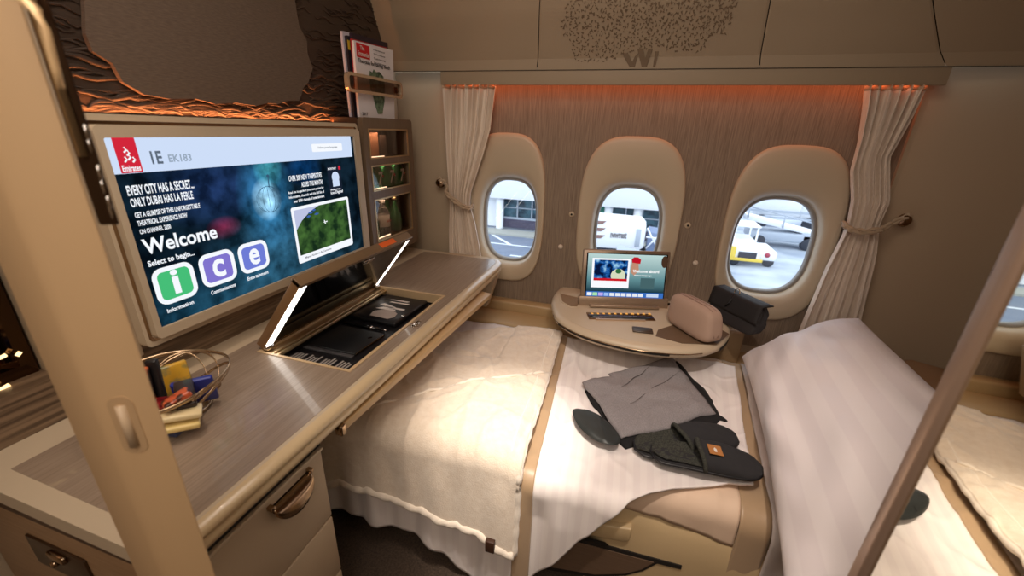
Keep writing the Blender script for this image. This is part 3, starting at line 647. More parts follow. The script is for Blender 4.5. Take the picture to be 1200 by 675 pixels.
ec = magaz('news_magazine', 'white news magazine with a red title box at the front of the rack', -1.006, 1.378, 1.628, .272, srgb(232, 228, 232), .02)
xc = -1.004
part('title_box', MB().prism([(xc, 1.392, .224), (xc, 1.468, .224), (xc, 1.470, .268), (xc, 1.394, .268)], (.0006, 0, 0)), mat('title_red', srgb(208, 24, 36), .4), ec)
part('title_text', MB().text('The', (xc+.0012, 1.412, .248), EY, EZ, .025, .014).text('Economist', (xc+.0012, 1.397, .229), EY, EZ, .066, .015), WL, ec)
INK = mat('black_ink', srgb(30, 28, 30), .5)
mb = MB().text('The case for taxing death', (xc+.0012, 1.394, .203), EY, EZ, .20, .017)
for k, s_ in enumerate(('Is Britain back on top?', 'The future of Europe', 'The end of cash in Asia', 'How to fix the internet')): mb.text(s_, (xc+.0012, 1.490, .258-k*.014), EY, EZ, .075, .006)
part('headline_text', mb, INK, ec)
part('issue_text', MB().text('2017', (xc+.0012, 1.390, .035), EY, EZ, .035, .010), INK, ec)
o = [(1.455, .17), (1.46, .188), (1.475, .184), (1.485, .196), (1.50, .188), (1.52, .192), (1.545, .178), (1.55, .15), (1.545, .12), (1.54, .09), (1.528, .065), (1.52, .045), (1.49, .043), (1.478, .07), (1.468, .10), (1.455, .13)]
part('cover_picture', MB().plate([o], 'x', xc+.0004, xc+.0012), mat('green_sculpture_print', srgb(120, 146, 118), .5, col2=srgb(54, 72, 54), cscale=(60, 60, 60), csharp=.2), ec)

# ================================================================ DESK
ZD = -.57
desk = thing('vanity_desk', 'long veneered desk with cream edging and an open lit vanity lid', 'desk', (-.84, 1.0, -.64))
DX0, DX1, DY0, DY1 = -1.13, -.555, .235, 1.765
CX0, CX1, CY0, CY1 = -.905, -.628, .722, 1.245      # compartment opening
veneer_out = [(-.970, .272), (-.605, .264), (-.585, .270), (-.585, 1.69), (-.60, 1.735), (-.97, 1.735)]
part('veneer_top', MB().plate([veneer_out, [(CX0, CY0), (CX1, CY0), (CX1, CY1), (CX0, CY1)]], 'z', ZD-.012, ZD+.0006), VENEER, desk)
part('cream_border', MB().plate([[(DX0, DY0+.004), (-.62, DY0), (-.575, DY0+.003), (-.575, 1.70), (-.60, 1.76), (-.66, DY1), (DX0, DY1)], veneer_out], 'z', ZD-.030, ZD), CREAM_L, desk)
def edge_path(off, z): 
    return [(-.60, DY0+.010-off*.3, z), (-.59, DY0+.006-off*.6, z), (-.573+off, DY0+.020-off*.4, z), (-.572+off, .6, z), (-.572+off, 1.2, z), (-.572+off, 1.66, z), (-.578+off*.9, 1.715+off*.4, z), (-.602+off*.6, 1.750+off*.8, z), (-.66, 1.765+off, z), (-.9, 1.765+off, z)]
mb = MB(); mb.loops([edge_path(o_, z) for o_, z in ((-.004, ZD+.0005), (.006, ZD-.0005), (.014, ZD-.005), (.017, ZD-.014), (.014, ZD-.020), (.009, ZD-.022), (.012, ZD-.026), (.015, ZD-.034), (.012, ZD-.044), (.002, ZD-.050), (-.03, ZD-.051))], closed=False)
part('edge_moulding', mb, GOLD if False else mat('cream_edge_moulding', srgb(214, 190, 152), .3, coat=.3), desk)
part('underside', MB().box(-1.12, -.575, .25, 1.74, ZD-.050, ZD-.045), CREAM, desk)
part('compartment_rim', MB().plate([[(CX0-.008, CY0-.006), (CX1+.006, CY0-.006), (CX1+.006, CY1+.008), (CX0-.008, CY1+.008)], [(CX0+.004, CY0+.002), (CX1-.004, CY0+.002), (CX1-.004, CY1-.004), (CX0+.004, CY1-.004)]], 'z', ZD-.03, ZD+.0022), mat('rim_cream', srgb(200, 172, 134), .35), desk)
part('compartment_tray', MB().box(CX0, CX1, CY0, CY1, ZD-.042, ZD-.036).box(CX0-.002, CX0+.002, CY0, CY1, ZD-.04, ZD-.002).box(CX1-.002, CX1+.002, CY0, CY1, ZD-.04, ZD-.002).box(CX0, CX1, CY0-.002, CY0+.002, ZD-.04, ZD-.002).box(CX0, CX1, CY1-.002, CY1+.002, ZD-.04, ZD-.002), BLACK, desk)
part('hinge_bar', MB().box(CX0+.004, CX0+.030, CY0+.004, CY1-.004, ZD-.012, ZD-.004, .002).box(CX0+.034, CX0+.044, CY0+.004, CY1-.004, ZD-.016, ZD-.006, .002), GOLD, desk)
part('latch', MB().box(-.610, -.598, .985, 1.03, ZD, ZD+.005, .002).box(-.602, -.590, .995, 1.005, ZD, ZD+.008, .001), CHROME, desk)
# lid, hinged along the back of the opening, standing at 52 degrees
an = R(52); LL = .262; hx, hz = CX0+.003, ZD+.004
ca, sa = math.cos(an), math.sin(an)
def lidp(a, y, t):      # a along the lid from hinge, t through thickness (t>0 = outer side towards the wall)
    return (hx+a*ca-t*sa, y, hz+a*sa+t*ca)
def lidbox(a0, a1, y0, y1, t0, t1, bev=0):
    return MB().prism([lidp(a0, y0, t0), lidp(a1, y0, t0), lidp(a1, y0, t1), lidp(a0, y0, t1)], (0, y1-y0, 0), bev)
lid = part('lid', lidbox(0, LL, CY0+.004, CY1+.0, 0, .024, .002), mat('bronze_lid_edge', srgb(160, 124, 88), .3, .3), desk)
part('mirror', lidbox(.012, LL-.014, CY0+.034, CY1-.030, -.0015, .0), BLACKG, lid)
LED = emis('vanity_led', (1, .93, .84, 1), 5.5)
for a, b_ in ((CY0+.007, CY0+.030), (CY1-.020, CY1-.009)): part('light_strip', lidbox(.012, LL-.012, a, b_, -.002, .001), LED, lid)
part('lid_rim', lidbox(LL-.012, LL+.001, CY0+.004, CY1, -.003, .026, .001), mat('lid_rim_veneer', srgb(120, 96, 70), .3, coat=.3), lid)
part('latch', lidbox(LL-.034, LL-.018, .985, 1.03, -.006, -.001, .001), CHROME, lid)
part('reflection_plate', lidbox(LL-.0005, LL+.0018, 1.07, 1.15, .004, .022), mat('amber_reflection', srgb(236, 104, 40), .35), lid)  # reflection on the lid rim, put in as an orange plate
for y in (CY0+.016, CY1-.014): part('hinge', MB().lathe([(.006, -.012), (.008, -.010), (.008, .010), (.006, .012)], (hx+.008, y, hz+.004), 14, 'y'), CHROME, lid)
# under-edge table rail
rl = thing('pull_out_table', 'cream pull-out table rail stowed under the front edge of the desk', 'table', (-.575, 1.05, -.655))
rp = [(-.565, .607), (-.524, 1.47), (-.66, 1.50), (-.70, .615)]
part('table_leaf', MB().prism([(x, y, -.648) for x, y in rp], (0, 0, .021), .003), mat('rail_cream', srgb(200, 168, 124), .35), rl)
part('end_cap', MB().box(-.580, -.560, .596, .612, -.652, -.625, .003), BRASS, rl)
part('slide_bracket', MB().box(-.70, -.66, .70, 1.4, -.632, -.618), GAP, rl)
tag(part('desk_bracket', MB().prism([(-.60, 1.70, ZD-.05), (-.575, 1.70, ZD-.05), (-.60, 1.70, -.70), (-.63, 1.70, -.80), (-.66, 1.70, -.80), (-.66, 1.70, ZD-.05)], (0, .05, 0), .004), CREAM_L), 'cream bracket carrying the far end of the desk at the window wall', 'bracket')
# fascia at the near end
fa = thing('desk_end_cabinet', 'dark veneer cabinet under the near end of the desk with a gold catch', 'cabinet', (-.85, .3, -1.29))
part('top_lip', MB().box(-1.12, -.60, .247, .262, -.640, -.622, .003), mat('dark_lip', srgb(70, 46, 34), .4), fa)
part('body', MB().box(-1.12, -.985, .262, .56, -1.29, -.640, .004), CREAM, fa)
part('door', MB().box(-1.11, -.625, .250, .264, -1.27, -.643, .003), mat('fascia_wood', srgb(136, 104, 74), .35, col2=srgb(160, 128, 96), cscale=(12, 40, 200)), fa)
part('catch_plate', MB().box(-.955, -.80, .246, .251, -.76, -.69, .002), mat('dark_brown_plate', srgb(58, 38, 22), .3), fa)
part('catch', MB().box(-.89, -.845, .238, .247, -.712, -.696, .004).lathe([(.007, 0), (.006, -.008), (0, -.009)], (-.885, .246, -.727), 14, 'y'), BRASS, fa)
# drawer cabinet
dc = thing('drawer_cabinet', 'cream drawer cabinet under the desk with a bronze cup handle', 'cabinet', (-.70, .42, -1.29))
part('carcass', MB().box(-.98, -.612, .266, .572, -1.29, -.655, .004), CREAM, dc)
dr = part('drawer', MB().box(-.614, -.598, .262, .568, -.870, -.668, .004), CREAM, dc)
part('drawer', MB().box(-.614, -.598, .262, .568, -1.055, -.874, .004), CREAM, dc)
part('drawer', MB().box(-.614, -.598, .262, .568, -1.28, -1.060, .004), CREAM, dc)
part('top_gap', MB().box(-.612, -.600, .265, .570, -.664, -.622), GAP, dc)
part('top_strip', MB().box(-.602, -.592, .262, .568, -.671, -.664, .002), CREAM_L, dc)
# cup pull: half bowl hanging under a bar
def cup(u, v):
    y = lerp(-.050, .050, u); ww = math.sqrt(max(0, 1-(y/.052)**2))
    a = v*math.pi*.55
    return (-.597+.022*math.sin(a)*ww**.5+.0005, .474+y, -.690-.052*ww*(1-math.cos(a))*.75-.004)
part('cup_handle', MB().grid(cup, 24, 10), BRASS, dr, sol=.002)
part('handle_recess', MB().plate([[(.474+.048*math.cos(a), -.692+.05*math.sin(a)) for a in [math.pi+k*math.pi/16 for k in range(17)]]], 'x', -.598, -.5965), BLACKG, dr)
for y in (.424, .524): part('handle_pin', MB().box(-.600, -.585, y-.005, y+.005, -.694, -.684, .002), BRASS, dr)

# things in the open compartment
ZC = ZD-.036
def flat(name, pts, th, m_, parent=None, z=ZC, bev=.002, **k): return part(name, MB().prism([(x, y, z) for x, y in pts], (0, 0, th), bev), m_, parent, **k)
f_ = thing('leather_folder', 'black leather vanity case with cut-out silver motif at the far end of the tray', 'case', (-.77, 1.14, ZC))
flat('cover', [(-.870, 1.035), (-.690, 1.025), (-.683, 1.230), (-.860, 1.232)], .018, BLACK, f_, bev=.005)
SIL = mat('pale_silver_paper', srgb(176, 160, 150), .55)
zt = ZC+.0185
flat('silver_plaque', [(-.80, 1.048), (-.73, 1.043), (-.716, 1.062), (-.722, 1.09), (-.755, 1.108), (-.79, 1.10), (-.808, 1.08)], .0008, SIL, f_, zt, 0)
for o in ([(-.815, 1.105), (-.80, 1.118), (-.745, 1.113), (-.735, 1.103)], [(-.80, 1.118), (-.79, 1.13), (-.715, 1.128), (-.715, 1.118)], [(-.82, 1.135), (-.81, 1.15), (-.755, 1.132), (-.765, 1.12)], [(-.80, 1.165), (-.795, 1.172), (-.725, 1.175), (-.73, 1.165)], [(-.81, 1.185), (-.80, 1.19), (-.735, 1.192), (-.74, 1.184)]):
    flat('silver_motif', o, .0012, mat('bright_silver', srgb(226, 216, 208), .5), f_, zt, 0)
flat('clasp', [(-.698, 1.072), (-.688, 1.070), (-.687, 1.082), (-.697, 1.084)], .004, CHROME, f_, zt, .001)
n_ = thing('notebook', 'black notebook with a gold edge in the middle of the open tray', 'notebook', (-.78, .92, ZC))
flat('cover', [(-.862, .835), (-.700, .832), (-.690, .965), (-.855, .972)], .010, mat('black_cloth_cover', srgb(16, 16, 18), .5), n_, bev=.002)
part('gold_edge', MB().box(-.6985, -.694, .838, .960, ZC+.002, ZC+.0085, .0005, rot=-.075), BRASS, n_)
flat('emblem', [(-.722, .925), (-.716, .920), (-.709, .930), (-.715, .934)], .0005, BRASS, n_, ZC+.0102, 0)
flat('spine', [(-.868, .822), (-.70, .820), (-.70, .832), (-.862, .835)], .006, mat('dark_grey_spine', srgb(70, 68, 70), .4), n_, bev=.001)
p_ = thing('pen', 'slim black pen with silver rings lying between notebook and case', 'pen', (-.77, 1.0, ZC))
part('barrel', MB().tube([(-.865, .995, ZC+.006), (-.72, .992, ZC+.006)], .005, 10), BLACKG, p_)
part('tip', MB().tube([(-.72, .992, ZC+.006), (-.700, .9915, ZC+.006)], .0045, 10, taper=lambda t: 1-.6*t), CHROME, p_)
part('ring', MB().tube([(-.765, .993, ZC+.006), (-.752, .9928, ZC+.006)], .0056, 10), CHROME, p_)
bk = thing('printed_card', 'black card with slanting grey print at the near end of the tray', 'card', (-.77, .78, ZC))
flat('card', [(-.875, .735), (-.665, .732), (-.662, .812), (-.868, .818)], .003, BLACK, bk, bev=.0005)
mb = MB(); zz = ZC+.0036; random.seed(3)
for k in range(20):
    x = -.862+k*.0098
    if k % 5 == 4: continue
    l0 = random.uniform(.0, .012); mb.prism([(x, .742+l0*.4, zz), (x+.0055, .742+l0*.4, zz), (x+.0075, .79+l0, zz), (x+.002, .79+l0, zz)], (0, 0, .0004))
part('grey_print', mb, mat('grey_print', srgb(150, 142, 136), .6), bk)

# ================================================================ SNACK BASKET
BC = Vector((-.872, .462, ZD)); WIRE = mat('bronze_wire', srgb(190, 164, 134), .25, .9)
bs = thing('snack_basket', 'oval bronze band basket of snacks on the near end of the desk', 'basket', BC)
def oval(rx, ry, z, n=40, ph=0): return [BC+Vector((rx*math.cos(2*math.pi*k/n), ry*math.sin(2*math.pi*k/n), z)) for k in range(n)]
mb = MB()
def bandloop(fr, fz, w_=.004): # flat looping bands
    rings = []
    n = 72; P = [BC+Vector(((fr(t))*math.cos(t), fr(t)*1.15*math.sin(t), fz(t))) for t in [2*math.pi*k/n for k in range(n+1)]]
    return [[p+Vector((0, 0, w_)), p-Vector((0, 0, w_))] for p in P]
for fr, fz, w_ in ((lambda t: .112, lambda t: .078+.003*math.sin(3*t), .004), (lambda t: .070, lambda t: .006, .004),
                   (lambda t: .092+.020*math.sin(2*t), lambda t: .042+.034*math.sin(2*t), .0035), (lambda t: .092-.020*math.sin(2*t+.6), lambda t: .042-.034*math.sin(2*t+.6), .0035),
                   (lambda t: .092+.020*math.sin(3*t+1), lambda t: .042+.034*math.sin(3*t+1), .003)):
    t_ = MB().loops(bandloop(fr, fz, w_), closed=False); mb.add(t_.bm)
part('bands', mb, WIRE, bs, sol=.0014)
part('base', MB().lathe([(0, .002), (.07, .002), (.07, .004), (0, .004)], BC, 32), WIRE, bs)
def tilt(c, ax, a, rz=0): return Matrix.Translation(Vector(c)) @ Matrix.Rotation(rz, 4, 'Z') @ Matrix.Rotation(a, 4, ax)
def item(name, lab, cat, c, size, a, ax, rz, m_, extra=None, grp='snacks in the basket'):
    o = part(name, MB().box(-size[0]/2, size[0]/2, -size[1]/2, size[1]/2, 0, size[2], min(size)*.3).xform(tilt(c, ax, a, rz)), m_)
    tag(o, lab, cat, grp)
    return o
def P_(n, c, **k): return mat(n, c, .35, coat=.3, **k)
BP = lambda px, py, z: onZ(px, py, z)
item('chocolate_bar', 'tall orange and black wrapped bar standing at the left of the snack basket', 'snack', BP(183, 492, ZD+.012), (.018, .012, .120), R(3), 'Y', .5, P_('orange_black_wrap', srgb(40, 28, 24), col2=srgb(224, 112, 60), cscale=(14, 14, 18), csharp=.05))
item('chocolate_bar', 'tall black wrapped bar with a flared end standing in the snack basket', 'snack', BP(194, 486, ZD+.012), (.020, .012, .128), R(3), 'Y', .5, P_('black_wrap', srgb(26, 24, 26)))
item('snack_packet', 'yellow and orange packet standing at the back of the basket', 'snack', BP(206, 466, ZD+.015), (.014, .072, .075), R(-8), 'Y', -.35, P_('yellow_packet', srgb(224, 172, 50), col2=srgb(130, 130, 90), cscale=(30, 30, 30), csharp=.15))
bc_ = BP(234, 470, ZD+.015)
bb = item('snack_packet', 'blue packet with a white heart shape at the far side of the basket', 'snack', bc_, (.012, .070, .066), R(16), 'Y', -.75, P_('blue_packet', srgb(36, 48, 140)))
mb = MB().plate([[(0, .008), (.010, .024), (.012, .034), (.006, .040), (0, .035), (-.006, .040), (-.012, .034), (-.010, .024)]], 'x', .0062, .0070).xform(tilt(bc_, 'Y', R(16), -.75) @ Matrix.Translation((0, -.010, .020)))
o = part('white_heart', mb, WL); O1 = ORG[o.name]; o.parent = bb; o.location = O1-ORG[bb.name]
item('chocolate_bar', 'dark brown bar lying across the middle of the basket', 'snack', BP(218, 465, ZD+.060), (.075, .032, .014), R(14), 'Y', -.6, P_('dark_wrap', srgb(48, 34, 34)))
item('chocolate_bar', 'red and dark wrapped sweet below the upright bars', 'snack', BP(196, 478, ZD+.055), (.060, .035, .018), R(-10), 'Y', .3, P_('red_wrap', srgb(138, 22, 30), col2=srgb(60, 16, 20), cscale=(50, 50, 50), csharp=.1))
item('chocolate_bar', 'orange and brown sweet on top of the heap in the basket', 'snack', BP(210, 470, ZD+.074), (.046, .026, .014), R(-18), 'Y', 1.2, P_('copper_wrap', srgb(206, 96, 60), col2=srgb(70, 36, 26), cscale=(60, 60, 60), csharp=.1))
item('snack_packet', 'cream packet lying at the near side of the basket', 'snack', BP(208, 488, ZD+.046), (.075, .040, .012), R(10), 'Y', .9, P_('cream_packet', srgb(232, 212, 164)))
item('snack_packet', 'pale yellow packet low at the near rim of the basket', 'snack', BP(214, 500, ZD+.026), (.055, .036, .012), R(8), 'Y', .9, P_('pale_packet', srgb(226, 200, 130)))
item('snack_packet', 'small dark blue packet at the bottom of the near rim', 'snack', BP(203, 508, ZD+.012), (.030, .022, .012), R(8), 'Y', .3, P_('navy_packet', srgb(36, 50, 90)))

# ================================================================ CURTAINS AND TIEBACKS
def curtain(lab, tabL, tabR, zt, zb, pleats, yc, seed):
    rows = 60; cols = 120
    def f(u, v):
        z = lerp(zt, zb, v); xl = lin(tabL, -z); xr = lin(tabR, -z)
        wd = xr-xl; amp = .010+.010*math.exp(-((v-.02)/.12)**2)
        uu = u+.012*math.sin(u*19+seed)+.010*nz(u*5, z*3, seed)
        ph = 2*math.pi*pleats*uu
        y = yc - amp*(math.sin(ph)+.35*math.sin(2.3*ph+seed)) + .006*nz(u*9, z*6, seed)
        return (lerp(xl, xr, u)+.003*math.cos(ph), y, z)
    t = thing('curtain', lab, 'curtain', ((tabL[0][1]+tabR[0][1])/2, yc, zb), 'tied back window curtains')
    part('drape', MB().grid(f, cols, rows), CURT, t, sol=.0015)
    def g(u, v):
        p = f(u, 0); return (p[0], p[1]-.004, zt+.006-v*.016)
    part('header_tape', MB().grid(g, cols, 2), mat('header_tape', srgb(206, 178, 150), .8), t, sol=.001)
    return t
curtain('pale ribbed curtain tied back at the left of the windows', [(-.17, -.868), (.1, -.862), (.30, -.852), (.34, -.850), (.45, -.858), (.9, -.865)], [(-.17, -.630), (0, -.652), (.12, -.690), (.28, -.748), (.33, -.752), (.42, -.725), (.6, -.690), (.9, -.68)], .170, -.84, 7, 1.79, 1)
curtain('pale ribbed curtain tied back at the right of the windows', [(-.17, .672), (-.10, .685), (0, .700), (.1, .704), (.20, .735), (.28, .745), (.33, .742), (.45, .725), (.6, .710), (.9, .69)], [(-.17, .842), (-.05, .825), (.05, .808), (.2, .852), (.28, .846), (.4, .868), (.6, .890), (.9, .91)], .168, -.90, 6, 1.79, 5)
def tieback(lab, hook, loop_pts):
    t = thing('curtain_tieback', lab, 'tieback', hook, 'curtain tiebacks')
    for d in (0, 1):
        P = [Vector(p)+Vector((0, -.003*d, -.009*d)) for p in loop_pts]; Q = []
        for i in range(len(P)-1):
            for k in range(8): Q.append(P[i].lerp(P[i+1], k/8))
        Q.append(P[-1])
        Q = [q+Vector((0, .0022*math.sin(i*.9+d*3.1), .0022*math.cos(i*.9+d*3.1))) for i, q in enumerate(Q)]
        part('cord', MB().tube(Q, .0062, 7), ROPE, t)
    part('hook', MB().lathe([(.006, .03), (.008, -.004), (.018, -.010), (.024, -.020), (.017, -.032), (0, -.035)], hook, 20, 'y'), BRASS, t)
    return t
h = onY(516, 214, 1.80)
tieback('beige cord tieback looped on a bronze hook left of the left curtain', (h.x, 1.82, h.z), [(h.x-.02, 1.80, h.z+.01), (h.x, 1.795, h.z+.022), (h.x+.03, 1.795, h.z+.005), (h.x+.045, 1.785, h.z-.015), (-.862, 1.765, -.275), (-.82, 1.750, -.300), (-.77, 1.752, -.330), (-.745, 1.770, -.340), (-.738, 1.80, -.335)])
h = onY(1060, 258, 1.80)
tieback('beige cord tieback looped on a bronze hook right of the right curtain', (h.x, 1.82, h.z), [(h.x+.02, 1.80, h.z+.01), (h.x, 1.795, h.z+.020), (h.x-.035, 1.79, h.z-.005), (h.x-.06, 1.775, h.z-.022), (.84, 1.762, -.288), (.79, 1.754, -.300), (.75, 1.760, -.295), (.736, 1.775, -.285), (.738, 1.80, -.283)])

# ================================================================ SIDE CONSOLE UNDER THE MIDDLE WINDOW
ZK = -.70
co = thing('side_console', 'cream moulded side console under the middle window with a lit control strip', 'console', (.06, 1.6, -.99))
OUT = [(-.305, 1.86), (-.316, 1.78), (-.312, 1.69), (-.290, 1.60), (-.255, 1.51), (-.205, 1.455), (-.140, 1.412), (-.06, 1.384), (.02, 1.370), (.10, 1.367), (.18, 1.378), (.26, 1.405), (.33, 1.455), (.375, 1.52), (.41, 1.61), (.43, 1.72), (.43, 1.86)]
def resamp(o, n=60):
    L_ = [0]
    for a, b_ in zip(o, o[1:]): L_.append(L_[-1]+math.dist(a, b_))
    r_ = []
    for k in range(n+1):
        s_ = L_[-1]*k/n
        for i in range(len(o)-1):
            if s_ <= L_[i+1]+1e-9:
                t = (s_-L_[i])/(L_[i+1]-L_[i]); break
        # catmull-rom
        p0, p1, p2, p3 = o[max(i-1, 0)], o[i], o[i+1], o[min(i+2, len(o)-1)]
        r_.append(tuple(.5*((2*p1[j])+(-p0[j]+p2[j])*t+(2*p0[j]-5*p1[j]+4*p2[j]-p3[j])*t*t+(-p0[j]+3*p1[j]-3*p2[j]+p3[j])*t**3) for j in (0, 1)))
    return r_
OU = resamp(OUT)
cx_, cy_ = .06, 1.80
def inset(d, z): return [(x+(cx_-x)*d/max(.05, math.dist((x, y), (cx_, cy_))), y+(cy_-y)*d/max(.05, math.dist((x, y), (cx_, cy_))), z) for x, y in OU]
mb = MB().loops([inset(.45, ZK+.001), inset(.30, ZK+.001), inset(.16, ZK+.001), inset(.05, ZK), inset(.018, ZK-.002), inset(.006, ZK-.008), inset(0, ZK-.018), inset(.002, ZK-.032), inset(.018, ZK-.047), inset(.05, ZK-.056), inset(.12, ZK-.060), inset(.3, ZK-.062)], closed=False)
mb.prism([(x, y, ZK-.002) for x, y, z in inset(.02, 0)]+[(.45, 1.86, ZK-.002), (-.30, 1.86, ZK-.002)], (0, 0, -.05)) if False else None
part('top_shell', mb, CREAM_L, co)
part('deck', MB().prism([(x, y, ZK-.0005) for x, y, z in inset(.03, 0)], (0, 0, -.045)), CREAM_L, co)
ang = math.atan2(1.766-1.654, .175+.18)      # console front turned with the tablet
def cbox(px, py, w_, d_, h_, name, m_, par, z=ZK, bev=.002, rot=None, **k):
    p = onZ(px, py, z); return part(name, MB().box(p.x-w_/2, p.x+w_/2, p.y-d_/2, p.y+d_/2, z, z+h_, bev, rot=.30 if rot is None else rot), m_, par, **k)
cs = cbox(727, 371.5, .270, .062, .004, 'control_strip', mat('smoked_strip', srgb(120, 84, 50), .15, .6), co)
cbox(727, 371.5, .258, .050, .0048, 'strip_glass', mat('dark_strip_glass', srgb(52, 32, 20), .1), cs, bev=.001)
for k in range(11):
    px = 694+k*6.7; cbox(px, 368.7+.28*k*.1, .012 if k in (7,) else .008, .012, .0056, 'lit_icon', emis('amber_icon', (1, .45, .10, 1), .9), cs, bev=0) if k < 11 else None
cbox(727, 375.5, .20, .010, .0056, 'strip_lettering', mat('strip_silver', srgb(200, 170, 140), .3, .6), cs, bev=0)
sl = [p for p in inset(-.0012, ZK-.020)][16:36]; s2 = [p for p in inset(-.0012, ZK-.029)][16:36]
part('pocket_slot', MB().loops([s2, sl], closed=False), GAP, co)
part('slot_trim', MB().tube([p for p in inset(-.002, ZK-.019)][13:41], .0018, 6), BRASS, co)
sl = [p for p in inset(-.0012, ZK-.020)][44:50]; s2 = [p for p in inset(-.0012, ZK-.034)][44:50]
part('pocket_slot', MB().loops([s2, sl], closed=False), GAP, co)
part('arm_recess', MB().prism([(-.285, 1.755, ZK+.0006), (-.19, 1.735, ZK+.0006), (-.185, 1.625, ZK+.0006), (-.215, 1.615, ZK+.0006), (-.262, 1.66, ZK+.0006)], (0, 0, .0008)), mat('recess_brown', srgb(140, 112, 84), .6), co)
part('arm_recess_rim', MB().tube([(-.285, 1.755, ZK), (-.19, 1.735, ZK), (-.185, 1.625, ZK), (-.215, 1.615, ZK), (-.262, 1.66, ZK)], .004, 6, closed=True), CREAM_L, co)
part('seat_button_pad', MB().box(.045, .12, 1.468, 1.510, ZK, ZK+.008, .003, rot=.1), mat('dark_pad', srgb(70, 56, 46), .3), co)
part('tray_inlay', MB().prism([(.14, 1.52, ZK+.0006), (.13, 1.46, ZK+.0006), (.22, 1.435, ZK+.0006), (.34, 1.47, ZK+.0006), (.40, 1.58, ZK+.0006), (.30, 1.70, ZK+.0006)], (0, 0, .001)), mat('inlay_brown', srgb(104, 82, 62), .5), co)
part('pedestal', MB().box(-.26, -.16, 1.66, 1.86, -.99, ZK-.05, .02).box(-.20, .50, 1.74, 1.86, -.99, ZK-.055, .01), mat('pedestal_cream', srgb(160, 132, 98), .5), co)

tb = thing('tablet', 'wide tablet screen docked upright on the console in front of the middle window', 'tablet', (0, 1.71, ZK))
bl, br = Vector((-.180, 1.654, ZK+.012)), Vector((.176, 1.757, ZK+.012))
ex = (br-bl).normalized(); TW = (br-bl).length
upv = Vector((-.03, .20, 1)); upv = (upv-ex*upv.dot(ex)).normalized(); nn = ex.cross(upv)   # nn points to the viewer
if nn.y > 0: nn = -nn
TH = .232
def TP(a, b_, t): return bl+ex*(a*TW)+upv*(b_*TH)+nn*t
def tbox(a0, a1, b0, b1, t0, t1, bev=0, x=None): return (x or MB()).prism([TP(a0, b0, t0), TP(a1, b0, t0), TP(a1, b1, t0), TP(a0, b1, t0)], nn*(t1-t0), bev)
part('casing', tbox(0, 1, 0, 1, -.012, 0, .005), mat('tablet_bronze', srgb(150, 130, 112), .35, .4), tb)
part('dock', tbox(-.02, 1.02, -.06, .13, -.02, .006, .004).prism([TP(.10, -.06, .0), TP(.9, -.06, .0), TP(.9, -.06, .03), TP(.1, -.06, .03)], upv*.012, .003), mat('dock_bronze', srgb(160, 138, 116), .35, .4), tb)
part('camera_dot', tbox(.49, .505, .955, .965, 0, .001), BLACKG, tb)
def te(n, c, s_=1): return emis('tablet_'+n, c, s_)
m3 = bpy.data.materials.new('tablet_picture'); m3.use_nodes = True; N3 = m3.node_tree.nodes; L3 = m3.node_tree.links; N3.remove(N3['Principled BSDF'])
e3 = N3.new('ShaderNodeEmission'); L3.new(e3.outputs[0], N3['Material Output'].inputs[0]); t3 = N3.new('ShaderNodeTexCoord'); s3 = N3.new('ShaderNodeSeparateXYZ'); L3.new(t3.outputs['UV'], s3.inputs[0])
c3 = N3.new('ShaderNodeValToRGB'); q = c3.color_ramp.elements; q[0].position = 0; q[0].color = srgb(16, 46, 62); q[1].position = 1; q[1].color = srgb(188, 214, 212)
z_ = q.new(.35); z_.color = srgb(96, 140, 146); L3.new(s3.outputs['Y'], c3.inputs[0]); L3.new(c3.outputs[0], e3.inputs[0])
ds = part('display', MB().loops([[TP(.06, .22, .001), TP(.955, .22, .001)], [TP(.06, .925, .001), TP(.955, .925, .001)]], closed=False, smooth=False), m3, tb)
part('screen_glass_border', tbox(.045, .97, .10, .94, .0, .0006), BLACKG, tb)
tp_ = lambda n, mbb, mt: part(n, mbb, mt, ds)
tp_('toolbar', tbox(.06, .955, .125, .225, .001, .0016), te('blue', srgb(58, 110, 190)))
for k, c in enumerate(((240, 244, 250), (170, 226, 170), (190, 170, 236), (160, 190, 240))+((232, 236, 242),)*6): tp_('toolbar_icon', tbox(.07+k*.066, .125+k*.066, .145, .205, .0018, .0024), te('icon%d' % k, srgb(*c)))
tp_('toolbar_icon', tbox(.76, .90, .145, .205, .0018, .0024), te('pale', srgb(200, 216, 240)))
tp_('news_card', tbox(.11, .545, .30, .845, .002, .0026), te('white', (.95, .96, 1, 1)))
mg_ = te('globe_blue', srgb(14, 50, 110)); Ng = mg_.node_tree.nodes; eg = [n for n in Ng if n.type == 'EMISSION'][0]
ng = Ng.new('ShaderNodeTexNoise'); ng.inputs['Scale'].default_value = 38; ng.inputs['Detail'].default_value = 6; tg_ = Ng.new('ShaderNodeTexCoord'); cg = Ng.new('ShaderNodeValToRGB')
for k_, (p_, c_) in enumerate(((.40, srgb(8, 22, 60)), (.52, srgb(24, 92, 168)), (.66, srgb(150, 200, 230)))):
    q_ = cg.color_ramp.elements[k_] if k_ < 2 else cg.color_ramp.elements.new(p_); q_.position = p_; q_.color = c_
Lg = mg_.node_tree.links; Lg.new(tg_.outputs['Object'], ng.inputs[0]); Lg.new(ng.outputs[0], cg.inputs[0]); Lg.new(cg.outputs[0], eg.inputs[0])
tp_('news_picture', tbox(.135, .52, .43, .815, .003, .0034), mg_)
ov = [(.5+.5*math.cos(a), .5+.5*math.sin(a)) for a in [2*math.pi*k/20 for k in range(20)]]
def tov(a0, a1, b0, b1, t_, clip=None): return MB().prism([TP(lerp(a0, a1, u), max(clip or -9, lerp(b0, b1, v)), t_) for u, v in ov], nn*.0003)
